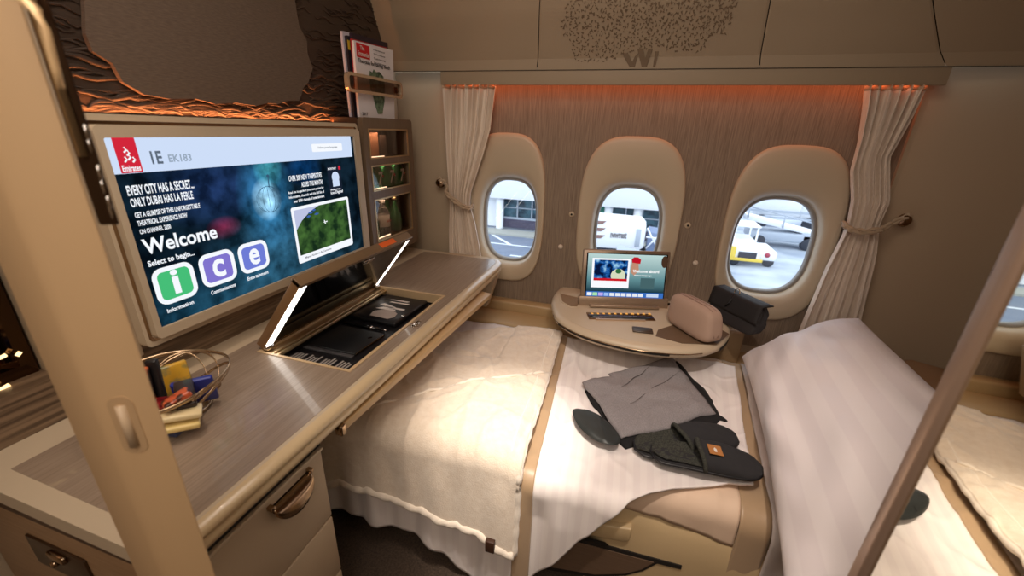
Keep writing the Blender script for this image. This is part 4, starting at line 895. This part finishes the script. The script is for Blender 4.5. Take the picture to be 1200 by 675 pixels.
tp_('news_globe', tov(.33, .50, .40, .66, .0038, .43), te('land', srgb(214, 220, 190)))
tp_('news_greenery', tov(.38, .45, .57, .66, .0040), te('green', srgb(50, 110, 60)))
tp_('news_banner', tbox(.135, .52, .43, .475, .0042, .0046), te('red', srgb(206, 24, 34)))
tp_('stewardess_hat', MB().prism([TP(.565, .78, .002), TP(.66, .76, .002), TP(.665, .84, .002), TP(.63, .88, .002), TP(.585, .88, .002), TP(.56, .84, .002)], nn*.0006), te('hat_red', srgb(190, 20, 40)))
tp_('portrait_face', MB().prism([TP(.565, .78, .0018), TP(.64, .77, .0018), TP(.65, .64, .0018), TP(.60, .54, .0018), TP(.555, .60, .0018)], nn*.0004), te('skin', srgb(190, 140, 116)))
tp_('decor_leaves', tov(.90, .975, .70, .92, .0020), te('brown', srgb(70, 48, 34)))
tp_('welcome_lettering', MB().text('Welcome aboard', TP(.58, .60, .0045), ex, upv, .30*TW, .055*TH).text('Select language', TP(.60, .53, .0045), ex, upv, .2*TW, .03*TH), te('white2', (1, 1, 1, 1)))
tp_('sub_panel', tbox(.68, .84, .30, .50, .0014, .0018), te('shade', srgb(70, 100, 104)))

# pouch and black bag
def softbag(name, base, ax, up_, dep, W_, H_, D_, m_, lab, cat, e=4, squash=.0, seed=0, rough=.0):
    """rounded box body: W along ax, H along up, D along dep"""
    ax, up_, dep = Vector(ax).normalized(), Vector(up_).normalized(), Vector(dep).normalized()
    t = thing(name, lab, cat, base)
    t_ = bmesh.new(); bmesh.ops.create_cube(t_, size=2); bmesh.ops.subdivide_edges(t_, edges=t_.edges[:], cuts=14, use_grid_fill=True)
    B = Vector(base)
    for v in t_.verts:
        x, y, z = v.co; 
        l = (abs(x)**e+abs(y)**e+abs(z)**e)**(1/e); x, y, z = x/l, y/l, z/l
        k = 1-.0*z; dd = D_/2*(1+squash*(-z)); n_ = 1+rough*nz(x*2, y*2, z*2+seed)
        v.co = B+ax*(x*W_/2*n_*(1-.04*(z+1)))+dep*(y*dd*n_)+up_*((z+1)*H_/2*n_)
    return t, MB().add(t_, True)
e1 = Vector((.135, -.185, 0)).normalized(); e2 = Vector((.81, .585, 0)).normalized()
pc, mb = softbag('toiletry_pouch', Vector((.265, 1.545, ZK+.002)), e1, (-.05, .06, 1), e2, .232, .128, .085, POUCH, 'beige soft toiletry pouch with a zip standing on the right of the console', 'pouch', 4.5, .15)
part('body', mb, POUCH, pc)
u_ = Vector((-.05, .06, 1)).normalized()
def pq(a, b_, d): return Vector((.265, 1.545, ZK+.002))+e1*a+u_*b_+e2*d
ZIP = mat('zip_tape', srgb(150, 120, 104), .7)
for d in (-.010, .008): part('zip', MB().tube([pq(-.102, .03, d), pq(-.109, .09, d), pq(-.092, .121, d), pq(-.05, .1285, d), (pq(0, .1292, d)), pq(.05, .1282, d), pq(.088, .121, d), pq(.104, .09, d), pq(.112, .03, d)], .0022, 6), ZIP, pc)
bg, mb = softbag('black_bag', Vector((.425, 1.672, ZK+.004)), e1, (.20, .20, 1), e2, .235, .118, .062, BLACK, 'black folded fabric bag leaning behind the beige pouch', 'bag', 6, .2, 3, .06)
part('body', mb, mat('black_fabric', srgb(40, 36, 36), .8, bump=.2, bscale=200), bg)
ub = Vector((.20, .20, 1)).normalized()
def bq(a, b_, d): return Vector((.425, 1.672, ZK+.004))+e1*a+ub*b_+e2*d
part('flap', MB().grid(lambda u, v: bq(lerp(-.117, .117, u), .123-.0*v-.10*max(0, v-.3)*(1.0), -.034-.004*math.sin(v*3)+.05*(1-min(1, v/.3))), 12, 10), mat('black_flap', srgb(34, 31, 31), .75), bg, sol=.004)
part('strap_ring', MB().tube([bq(-.02+.012*math.cos(a), .128+.016*math.sin(a), -.02) for a in [k*math.pi/8 for k in range(16)]], .002, 6, closed=True), BRASS, bg)
part('strap', MB().tube([bq(-.02, .125, -.035), bq(-.015, .09, -.043), bq(-.03, .07, -.04)], .004, 6), BLACK, bg)

# ================================================================ BED
bed = thing('seat_bed', 'cream moulded airline bed under the bedding with a dark inset side panel', 'bed', (.15, 1.25, -1.29))
SB = mat('bed_shell_cream', srgb(206, 180, 138), .42, bump=.05, bscale=300)
PROFB = [(1.66, -.915), (.96, -.915), (.90, -.925), (.878, -.950), (.868, -.985), (.862, -1.02), (.860, -1.05), (.859, -1.09), (.858, -1.13), (.858, -1.24), (.862, -1.29)]
mb = MB().loops([[(x, y+.16*sstep(.05, -.12, x)*sstep(-.93, -1.0, z), z) for y, z in PROFB] for x in (-.78, -.2, -.12, -.08, -.03, .0, .05, .2, .6, .9, 1.22)], closed=False)
part('side_shell', mb, SB, bed)
def onshell(px, py):       # hit of a pixel on the upper side shell plane y = .846
    p = onY(px, py, .860); return p
a_ = [onshell(*p) for p in ((642, 640), (688, 631), (740, 646), (772, 654), (760, 664), (730, 672), (690, 676), (620, 662))]
def off(pts, o): return [(p.x, p.y-o, p.z) for p in pts]
part('inset_panel', MB().prism(off([onshell(*p) for p in ((600, 640), (640, 632), (679, 634), (766, 657), (752, 665), (732, 670), (697, 671), (643, 662), (600, 655))], .006), (0, .01, 0)), mat('inset_wood', srgb(104, 82, 64), .4, col2=srgb(120, 98, 80), cscale=(10, 10, 300)), bed)
part('inset_gap', MB().prism(off([onshell(*p) for p in ((598, 630), (675, 629), (700, 635), (799, 662), (798, 666), (770, 659), (753, 668), (733, 673), (696, 675), (640, 666), (598, 658))], .004), (0, .01, 0)), GAP, bed)
part('armrest_pad', MB().prism(off([onshell(*p) for p in ((672, 607), (741, 617), (738, 630), (732, 632), (672, 620))], .010), (0, .03, 0), .004), SB, bed)
part('mattress', MB().box(-.95, 1.20, .90, 1.66, -.93, -.872, .025, 4), TOPPER, bed)
part('backrest', MB().prism([(.62, .95, -.90), (1.215, .95, -.90), (1.215, .95, -.78), (1.10, .95, -.72), (.98, .95, -.70), (.80, .95, -.78)], (0, .66, 0), .02), mat('backrest_leather', srgb(150, 118, 86), .5), bed)
part('foot_end', MB().box(-1.02, -.77, .84, 1.66, -1.26, -.93, .03, 3), mat('footwell_cream', srgb(170, 136, 112), .6), bed)

def bumps(x, y, k=1.0, sd=0):
    return k*(.010*nz(x*3.2, y*3.0, sd)+.006*nz(x*7, y*5, sd+3)+.003*nz(x*15, y*9, sd+7)+.006*(1-abs(nz(x*5+.8*y, y*3.2-x, sd+11))*2.2)**5*(1 if abs(nz(x*5+.8*y, y*3.2-x, sd+11)) < .45 else 0)+.004*(1-abs(nz(x*9-2*y, y*7+x*2, sd+19))*2.2)**5*(1 if abs(nz(x*9-2*y, y*7+x*2, sd+19)) < .45 else 0))
def drape(x0, x1, yf, ye, r_, zt, s_end, nu, nv, slant=0, flare=.0, sd=0, k=1.0, fold=.010, yfar_fn=None, zfn=None):
    def f(u, v):
        x = lerp(x0, x1, u); yfar = yfar_fn(x) if yfar_fn else yf
        yb = ye(x) if callable(ye) else ye
        s_ = v*s_end(x, yfar, yb); flat_ = yfar-yb
        zz = zt(x, yfar-s_) if callable(zt) else zt
        if s_ <= flat_: y = yfar-s_; z = zz+bumps(x, y, k, sd)
        else:
            d = s_-flat_; z0 = zz+bumps(x, yb, k, sd)
            if d < r_*math.pi/2: a = d/r_; y = yb-r_*math.sin(a); z = z0-r_*(1-math.cos(a))
            else:
                dd = d-r_*math.pi/2; w_ = min(1, dd/.08)
                y = yb-r_-flare*dd+w_*(fold*math.sin(x*31+2*nz(x*4, 0, sd))+.6*fold*math.sin(x*67+sd)); z = z0-r_-dd
        xx = x-(slant(x) if callable(slant) else slant)*(y-.8)
        return (xx, y, z+(zfn(xx, y) if zfn else 0))
    return MB().grid(f, nu, nv)
# fitted sheet: cream, tan band, white strip
def topz(x, y): return -.862
send1 = lambda x, yf, yb: (yf-yb)+.05*math.pi/2+lin([(0, .015), (.18, .035), (.30, .055), (.38, .07)], x)
send2 = lambda x, yf, yb: (yf-yb)+.05*math.pi/2+.345
fs = thing('bed_sheet', 'cream cotton under-sheet with a tan band showing between the duvet and the pillow', 'sheet', (.3, 1.25, -1.0))
part('cream_sheet', drape(-.5, .338, 1.66, .925, .05, topz, send1, 120, 70, -.09, .02, 4, .9, .002), TOPPER, fs, sol=.003)
part('tan_band', drape(.338, .408, 1.66, .920, .055, -.860, send2, 10, 80, -.09, .02, 4, .8, .003), BAND, fs, sol=.003)
part('white_section', drape(.408, 1.10, 1.66, .915, .06, -.861, send2, 90, 80, -.09, .05, 9, 1.2, .010), WHITE, fs, sol=.003)

# duvet
DZ = -.842
def dsend(x, yf, yb):
    ys = interp([(-.80, 0), (-.52, 0), (-.30, 0), (.04, 0), (.12, .862-.84), (.27, .945-.84), (.36, .985-.84), (.42, 1.0-.84)], x)
    return (yf-yb)+lin([(-.86, .36), (-.52, .35), (-.42, .39), (-.33, .48), (-.25, .50), (-.18, .44), (-.13, .36), (-.08, .27), (-.03, .185), (.01, .125), (.045, .075), (.08, .03), (.12, -.005), (.18, -.045), (.24, -.075), (.31, -.105), (.42, -.13)], x)
def dz(x, y): return .018*sstep(.45, .9, 1-abs((x+.25)/.9))*0+(-.06*sstep(-.80, -.92, x) if False else 0)
dv = thing('duvet', 'white satin striped duvet spread over the bed and hanging over its near edge', 'duvet', (-.1, 1.2, -1.1))
farD = lambda x: 1.60+.012*math.sin(x*11)
def dpart(name, x0, x1, nu, m_, lift=0, **k):
    return part(name, drape(x0, x1, 1.60, .84, .05, lambda x, y: DZ+lift, dsend, nu, 130, lambda x: lerp(.065, -.11, sstep(-.1, .40, x)), .02, 11, 1.0, .009, farD), m_, dv, sol=.006, **k)
dpart('foot_panel', -.86, -.208, 70, SHEET)
dpart('tan_band', -.208, -.160, 10, BAND, .0015, label='tan satin band across the duvet')
dpart('cover', -.160, .365, 110, SHEET)
hm = MB().tube([(x, y, z) for x, y, z in [drape_pt for drape_pt in []]] or [(-.16, 1.6, DZ), (-.16, 1.59, DZ)], .001, 4)
hm.bm.free()

# fleece blanket, folded, over the foot of the bed
def bsend(x, yf, yb): return (yf-yb)+.07*math.pi/2+interp([(-.86, .17), (-.70, .155), (-.50, .17), (-.34, .205), (-.20, .235)], x)
def bz(x, y):
    s_ = (x+.735)*.0
    # fold of the upper layer, running diagonally
    d = (y-(.83+(x+.70)*.86)); f_ = -.010*sstep(0, .012, d)
    f2 = -.006*sstep(0, .012, (y-(1.18+(x+.70)*.25)))*(1 if x < -.42 else 0)
    lump = .030*math.exp(-((x+.45)/.22)**2-((y-1.0)/.28)**2)
    left = -.9*max(0, (-.77-x))**1.3*sstep(1.2, .8, y)
    r_ = -.010*sstep(-.235, -.215, x)
    return f_+f2+lump+left+r_
bk = thing('fleece_blanket', 'thick cream fleece blanket folded over the foot of the bed', 'blanket', (-.5, 1.1, -1.1))
fB = lambda x: lin([(-.86, 1.43), (-.62, 1.43), (-.50, 1.50), (-.25, 1.575), (-.18, 1.58)], x)
BK = dict(slant=.055, flare=.08, sd=21, k=1.5, fold=.004)
part('fleece', drape(-.84, -.196, 1.45, .855, .07, -.800, bsend, 130, 130, yfar_fn=fB, zfn=bz, **BK), FLEECE, bk, sol=.016)
def bpt(x, v):
    g = {}
    x0 = x
    yfar = fB(x); yb = .855; s_ = v*bsend(x, yfar, yb); flat_ = yfar-yb; r_ = .07; k = 1.5; sd = 21
    if s_ <= flat_: y = yfar-s_; z = -.800+bumps(x, y, k, sd)
    else:
        d = s_-flat_; z0 = -.800+bumps(x, yb, k, sd)
        if d < r_*math.pi/2: a = d/r_; y = yb-r_*math.sin(a); z = z0-r_*(1-math.cos(a))
        else:
            dd = d-r_*math.pi/2; w_ = min(1, dd/.08); y = yb-r_-.08*dd+w_*(.004*math.sin(x*31+2*nz(x*4, 0, sd))+.0024*math.sin(x*67+sd)); z = z0-r_-dd
    xx = x-.055*(y-.8); return Vector((xx, y, z+bz(xx, y)))
part('lower_hem', MB().tube([bpt(lerp(-.835, -.200, k/60), 1.0)+Vector((0, -.004, .0015*math.sin(k*1.9))) for k in range(61)], .014, 10, taper=lambda t: .9+.12*math.sin(t*90)), HEM, bk)
part('side_hem', MB().tube([bpt(-.200, k/70)+Vector((0, 0, -.004)) for k in range(71)], .011, 10, taper=lambda t: .9+.1*math.sin(t*110)), HEM, bk)
part('inner_hem', MB().tube([bpt(-.228, k/70)+Vector((0, 0, .006)) for k in range(71)], .004, 8), HEM, bk)
mb = MB().tube([Vector((x, .83+(x+.70)*.86, 0)) for x in (-.70, -.60)], .001, 4); mb.bm.free()
pts_ = []
for k in range(60):
    x = lerp(-.74, -.235, k/59); y = .835+(x+.70)*.86+.006*math.sin(k*.5)
    pts_.append(Vector((x, y, -.800+bumps(x, y, 1.5, 21)+bz(x, y)+.009)))
part('fold_hem', MB().tube(pts_, .006, 8, taper=lambda t: .9+.15*math.sin(t*120)), HEM, bk)
q = bpt(-.262, .992)
part('label_tag', MB().box(q.x-.013, q.x+.013, q.y-.024, q.y-.010, q.z-.018, q.z+.022, .002), mat('brown_tag', srgb(70, 44, 30), .5), bk)

# pillow
A_, B_, C_, D_ = Vector((.360, .62, -.805)), Vector((.470, 1.610, -.800)), Vector((.825, 1.665, -.600)), Vector((.80, .68, -.585))
def pil(sgn, T):
    def f(u, v):
        # u across (left->right), v along (near->far)
        cu, cv = 2*u-1, 2*v-1
        pinch = .035*(abs(cu)**3)*(1-cv*cv)*0
        p = (A_.lerp(D_, u)).lerp(B_.lerp(C_, u), v)
        # edges bow inwards between the corners
        p += (Vector((.45, .03, .2)).normalized())*(-cu)*.020*(1-cv**2)*abs(cu)**2
        n_ = (D_-A_).cross(B_-A_).normalized()
        h_ = ((1-abs(cu)**2.6)*(1-abs(cv)**3.2))
        h_ = max(0, h_)**.55
        w_ = .022*nz(u*2.6, v*3.4, 2)+.012*nz(u*6, v*8, 5)+.012*math.exp(-((v-.06)/.05)**2)*math.sin(u*22)*h_
        wr = .010*math.sin(30*(u*.5+v))*math.exp(-((u-.05)/.10)**2-((v-.3)/.3)**2)
        return p+n_*(sgn*T*h_+(w_+wr)*(1 if sgn > 0 else .3)*min(1, h_*2))
    return f
pw = thing('pillow', 'large white striped pillow propped against the head of the bed', 'pillow', (.6, 1.15, -.85))
mb = MB().grid(pil(1, .115), 90, 110); mb2 = MB().grid(pil(-1, .035), 40, 50); part('case', mb, SHEET2, pw); part('underside', mb2, SHEET2, pw)

# pyjamas, mask, slippers
ZB = -.822
pj = thing('folded_pyjamas', 'heather grey pyjama top folded flat on the duvet', 'pyjamas', (.12, 1.28, ZB))
def clothquad(c, z, k=.004, sd=0, nu=40, nv=40, wav=.006):
    c = [Vector((p.x, p.y, 0)) for p in c]
    def f(u, v):
        p = c[0].lerp(c[1], u).lerp(c[3].lerp(c[2], u), v); cu, cv = 2*u-1, 2*v-1
        p = p+Vector((wav*math.sin(v*9+sd)*abs(cu), wav*math.sin(u*11+sd)*abs(cv), 0))
        return Vector((p.x, p.y, DZ+bumps(p.x+.065*(p.y-.8), p.y, 1, 11)+z+k*nz(p.x*14, p.y*14, sd)+.3*k*nz(p.x*40, p.y*40, sd)-.012*max(abs(cu), abs(cv))**12))
    return MB().grid(f, nu, nv)
G = lambda *a: [onZ(px, py, ZB) for px, py in a]
part('trousers', clothquad(G((684, 456), (732, 520), (856, 489), (796, 421)), .012, .002, 2), BLK, pj, sol=.012)
part('shirt', clothquad(G((684, 450), (730, 514), (838, 484), (786, 421)), .030, .005, 4), GREY, pj, sol=.008)
part('sleeve_fold', clothquad(G((712, 441), (740, 470), (822, 478), (789, 420)), .036, .004, 9, 30, 30), GREY, pj, sol=.005)
def crease(a, b_, dz_):
    P = []
    for k in range(16):
        p = onZ(lerp(a[0], b_[0], k/15), lerp(a[1], b_[1], k/15)+1.2*math.sin(k*.8), ZB+.012); P.append(Vector((p.x, p.y, DZ+bumps(p.x+.065*(p.y-.8), p.y, 1, 11)+dz_+.005*nz(p.x*14, p.y*14, 4))))
    return MB().tube(P, .0008, 5, taper=lambda t: .3+math.sin(math.pi*min(1, t+.05)))
SEAM = mat('dark_seam', srgb(70, 64, 66), .95)
for a_, b_ in (((738, 474), (799, 438)), ((727, 458), (764, 430))): part('crease', crease(a_, b_, .0405), SEAM, pj)
em_ = thing('sleep_mask', 'small dark oval satin sleep mask lying left of the pyjamas', 'mask', (-.035, 1.02, ZB))
c1, c2 = onZ(678, 489, ZB), onZ(717, 520, ZB); mid = (c1+c2)/2; d1 = (c2-c1).normalized(); d2 = Vector((-d1.y, d1.x, 0))
def maskf(sg):
    def f(u, v):
        a = 2*math.pi*u; rr_ = v; L_, W_ = .088, .046*(1+.12*math.cos(a))
        p = mid+d1*(L_*math.cos(a)*rr_)+d2*(W_*math.sin(a)*rr_)
        return Vector((p.x, p.y, DZ+bumps(p.x+.065*(p.y-.8), p.y, 1, 11)+.020+sg*(.014*math.sqrt(max(0, 1-rr_**2.5))+.002*nz(p.x*30, p.y*30))+.012))
    return f
part('pad', MB().grid(maskf(1), 40, 12), MASK, em_); part('backing', MB().grid(maskf(-1), 40, 6), MASK, em_)
part('fold_seam', MB().tube([mid+d2*(.04*t)+d1*(-.02+.02*t*t)+Vector((0, 0, 0)) for t in (-1, -.6, -.2, .2, .6, 1)], .001, 5).xform(Matrix.Translation((0, 0, DZ+.046-ZB))), BLACK, em_)

def slipper(lab, heel, toe, z, tag_=False):
    heel, toe = Vector((heel.x, heel.y, 0)), Vector((toe.x, toe.y, 0)); L_ = (toe-heel).length; d = (toe-heel).normalized(); e = Vector((-d.y, d.x, 0))
    t = thing('slipper', lab, 'slipper', (heel.x, heel.y, z), 'felt slippers on the duvet')
    def W_(s_): return (.040+.013*sstep(.1, .75, s_))*math.sqrt(max(0, 1-((max(0, .14-s_))/.14)**2))*math.sqrt(max(0, 1-((max(0, s_-.78))/.22)**2.2))
    def out(k=1, n=26):
        s1 = [i/n for i in range(n+1)]
        a = [(s_, W_(s_)*k) for s_ in s1]; b_ = [(s_, -W_(s_)*k) for s_ in s1[::-1][1:-1]]
        return [heel+d*(L_*s_)+e*w_ for s_, w_ in a+b_]
    P = out(); 
    part('sole', MB().prism([(p.x, p.y, z) for p in P], (0, 0, .014), .004), SLIP, t)
    part('piping', MB().tube([(p.x, p.y, z+.008) for p in P], .0045, 6, closed=True), BLACK, t)
    Q = out(.88)
    part('plush_insole', MB().grid(lambda u, v: (lambda s_, c: heel+d*(L_*s_)+e*(W_(s_)*.95*c)+Vector((0, 0, z+.014+.010*abs(c)**3*(1-s_)+.003*nz(s_*30, c*6, 3))))(lerp(.01, .75, u), 2*v-1), 40, 20), FUR, t)
    def up(u, v):
        s_ = lerp(.46-.05*(1-(2*v-1)**2)*0, .995, u); c = 2*v-1
        hgt = .036*sstep(1.04, .55, s_)+.006
        a = c*math.pi/2
        p = heel+d*(L_*(s_+(.05*(1-abs(c))*-1 if u < .02 else 0)))+e*((W_(s_)+.002)*math.sin(a))
        return Vector((p.x, p.y, z+.008+hgt*math.cos(a)**.7+.0015*nz(s_*20, c*5)))
    part('upper', MB().grid(up, 44, 30), SLIP, t, sol=.004, off=-1)
    part('plush_rim', MB().tube([up(0, k/20)+Vector((0, 0, .001)) for k in range(21)], .006, 8), FUR, t)
    if tag_:
        c = up(.16, .42); tn = (up(.20, .42)-up(.12, .42)).normalized(); tv_ = (up(.16, .46)-up(.16, .38)).normalized(); nm = tn.cross(tv_); nm = nm if nm.z > 0 else -nm
        p0 = c+nm*.0045
        tg = part('leather_tag', MB().prism([p0-tn*.017-tv_*.017, p0+tn*.017-tv_*.017, p0+tn*.017+tv_*.017, p0-tn*.017+tv_*.017], nm*.0012, 0), TAN, t, label='tan leather tag with a pale logo')
        part('tag_logo', MB().prism([p0+nm*.0014+(-tn*.003-tv_*.008), p0+nm*.0014+(tn*.003-tv_*.008), p0+nm*.0014+(tn*.004+tv_*.002), p0+nm*.0014+(tv_*.008), p0+nm*.0014+(-tn*.004+tv_*.002)], nm*.0004), WL, tg)
    return t
ZS = -.828
slipper('charcoal felt slipper lying behind the tagged one, toe towards the pillow', onZ(745, 523, -.81), onZ(861, 505, -.81), ZS)
slipper('charcoal felt slipper with a tan leather tag in front, toe at the duvet edge', onZ(763, 527, -.805), onZ(893, 546, -.805), ZS+.010, True)

# ================================================================ FOREGROUND
# door post at the left
DP = mat('beige_door_post', srgb(206, 172, 130), .5, bump=.05, bscale=300)
dp = thing('door_post', 'beige leather door post crossing the left foreground from top to bottom', 'post', (-.49, .21, -1.29))
L0, Rg, R1 = Vector((-.552, .2055, 0)), Vector((-.486, .2005, 0)), Vector((-.4405, .2275, 0))
back1, back2 = Vector((-.500, .2535, 0)), Vector((-.575, .216, 0))
poly = [L0, L0.lerp(Rg, .88), Rg.lerp(R1, .04)+Vector((-.001, 0, 0)), Rg.lerp(R1, .16), R1, back1, back2]
part('post', MB().prism([(p.x, p.y, -1.29) for p in poly], (0, 0, 2.2), .0025, 3), DP, dp)
hp = Rg.lerp(R1, .42); fdir = (R1-Rg).normalized(); fn = Vector((fdir.y, -fdir.x, 0))
z1, z2 = -.268, -.318
part('flush_handle', MB().tube([hp+fn*.001+Vector((0, 0, z1)), hp+fn*.001+Vector((0, 0, z2))], .0045, 10), mat('pale_handle', srgb(206, 180, 148), .35), dp)
part('handle_recess', MB().plate([rr(-.011, .011, -.328, -.258, .01)], 'y', -.0004, .0004).xform(Matrix.Translation(hp+fn*.0004) @ Matrix.Rotation(math.atan2(fdir.y, fdir.x), 4, 'Z')), mat('recess_beige', srgb(190, 158, 120), .5), dp)
# dark bronze lock rail beside the post
sd = Vector((R1.x, R1.y, 0)); 
r1 = sd+Vector((.0005, .001, 0)); r2 = sd+Vector((.0140, .0090, 0)); r3 = r2+Vector((-.016, .006, 0)); r4 = r1+Vector((-.010, .008, 0))
lk = part('lock_rail', MB().prism([(p.x, p.y, -.087) for p in (r1, r2, r3, r4)], (0, 0, .9), .002), mat('dark_bronze', srgb(70, 50, 34), .3, .6), dp)
part('rail_highlight', MB().tube([(r1.x+.006, r1.y+.002, z) for z in (-.03, .3, .8)], .003, 10), GOLD, lk)
gh = [tuple(onY(px, py, .222)) for px, py in ((8, -60), (14, -20), (28, 0), (42, 12), (52, 34), (59, 58), (66, 82), (72, 104))]
part('curved_reflection', MB().tube(gh, .0042, 10, taper=lambda t: 1-.45*t), mat('pale_gold', srgb(244, 208, 158), .3, .35), lk)  # golden reflection at the top of the rail, built as a pale tube
mb = MB()
for z, k in ((-.012, 0), (-.022, 1), (-.043, 0), (-.055, 1), (-.068, 0), (-.076, 1)): mb.lathe([(0, -.007), (.0016, -.005), (.0016, .005), (0, .007)], (r2.x-.003-.001*k, r2.y-.001, z), 12, 'z')
part('highlight_bead', mb, CHROME, lk)  # chrome beads put in as the bluish highlights along the rail

# mirror door at the right
MC = .306; my = R(2.4)
mr = thing('mirror_door', 'tall mirrored door leaf at the right edge reflecting the bed', 'mirror', (MC, .45, -1.29))
mm = Matrix.Translation((MC, .432, 0)) @ Matrix.Rotation(-my, 4, 'Z')
part('leaf', MB().box(.004, .030, -.62, 0, -1.29, .9, .002).xform(mm), CREAM, mr)
part('mirror', MB().box(.0, .004, -.61, -.002, -1.27, .88).xform(mm), mat('tinted_mirror', (.80, .77, .68, 1), .02, 1), mr)
part('edge_trim', MB().box(-.006, .032, -.006, .016, -1.285, .9, .006, 4).xform(mm), mat('brown_bronze_trim', srgb(176, 150, 132), .32, .5), mr)
mb = MB()
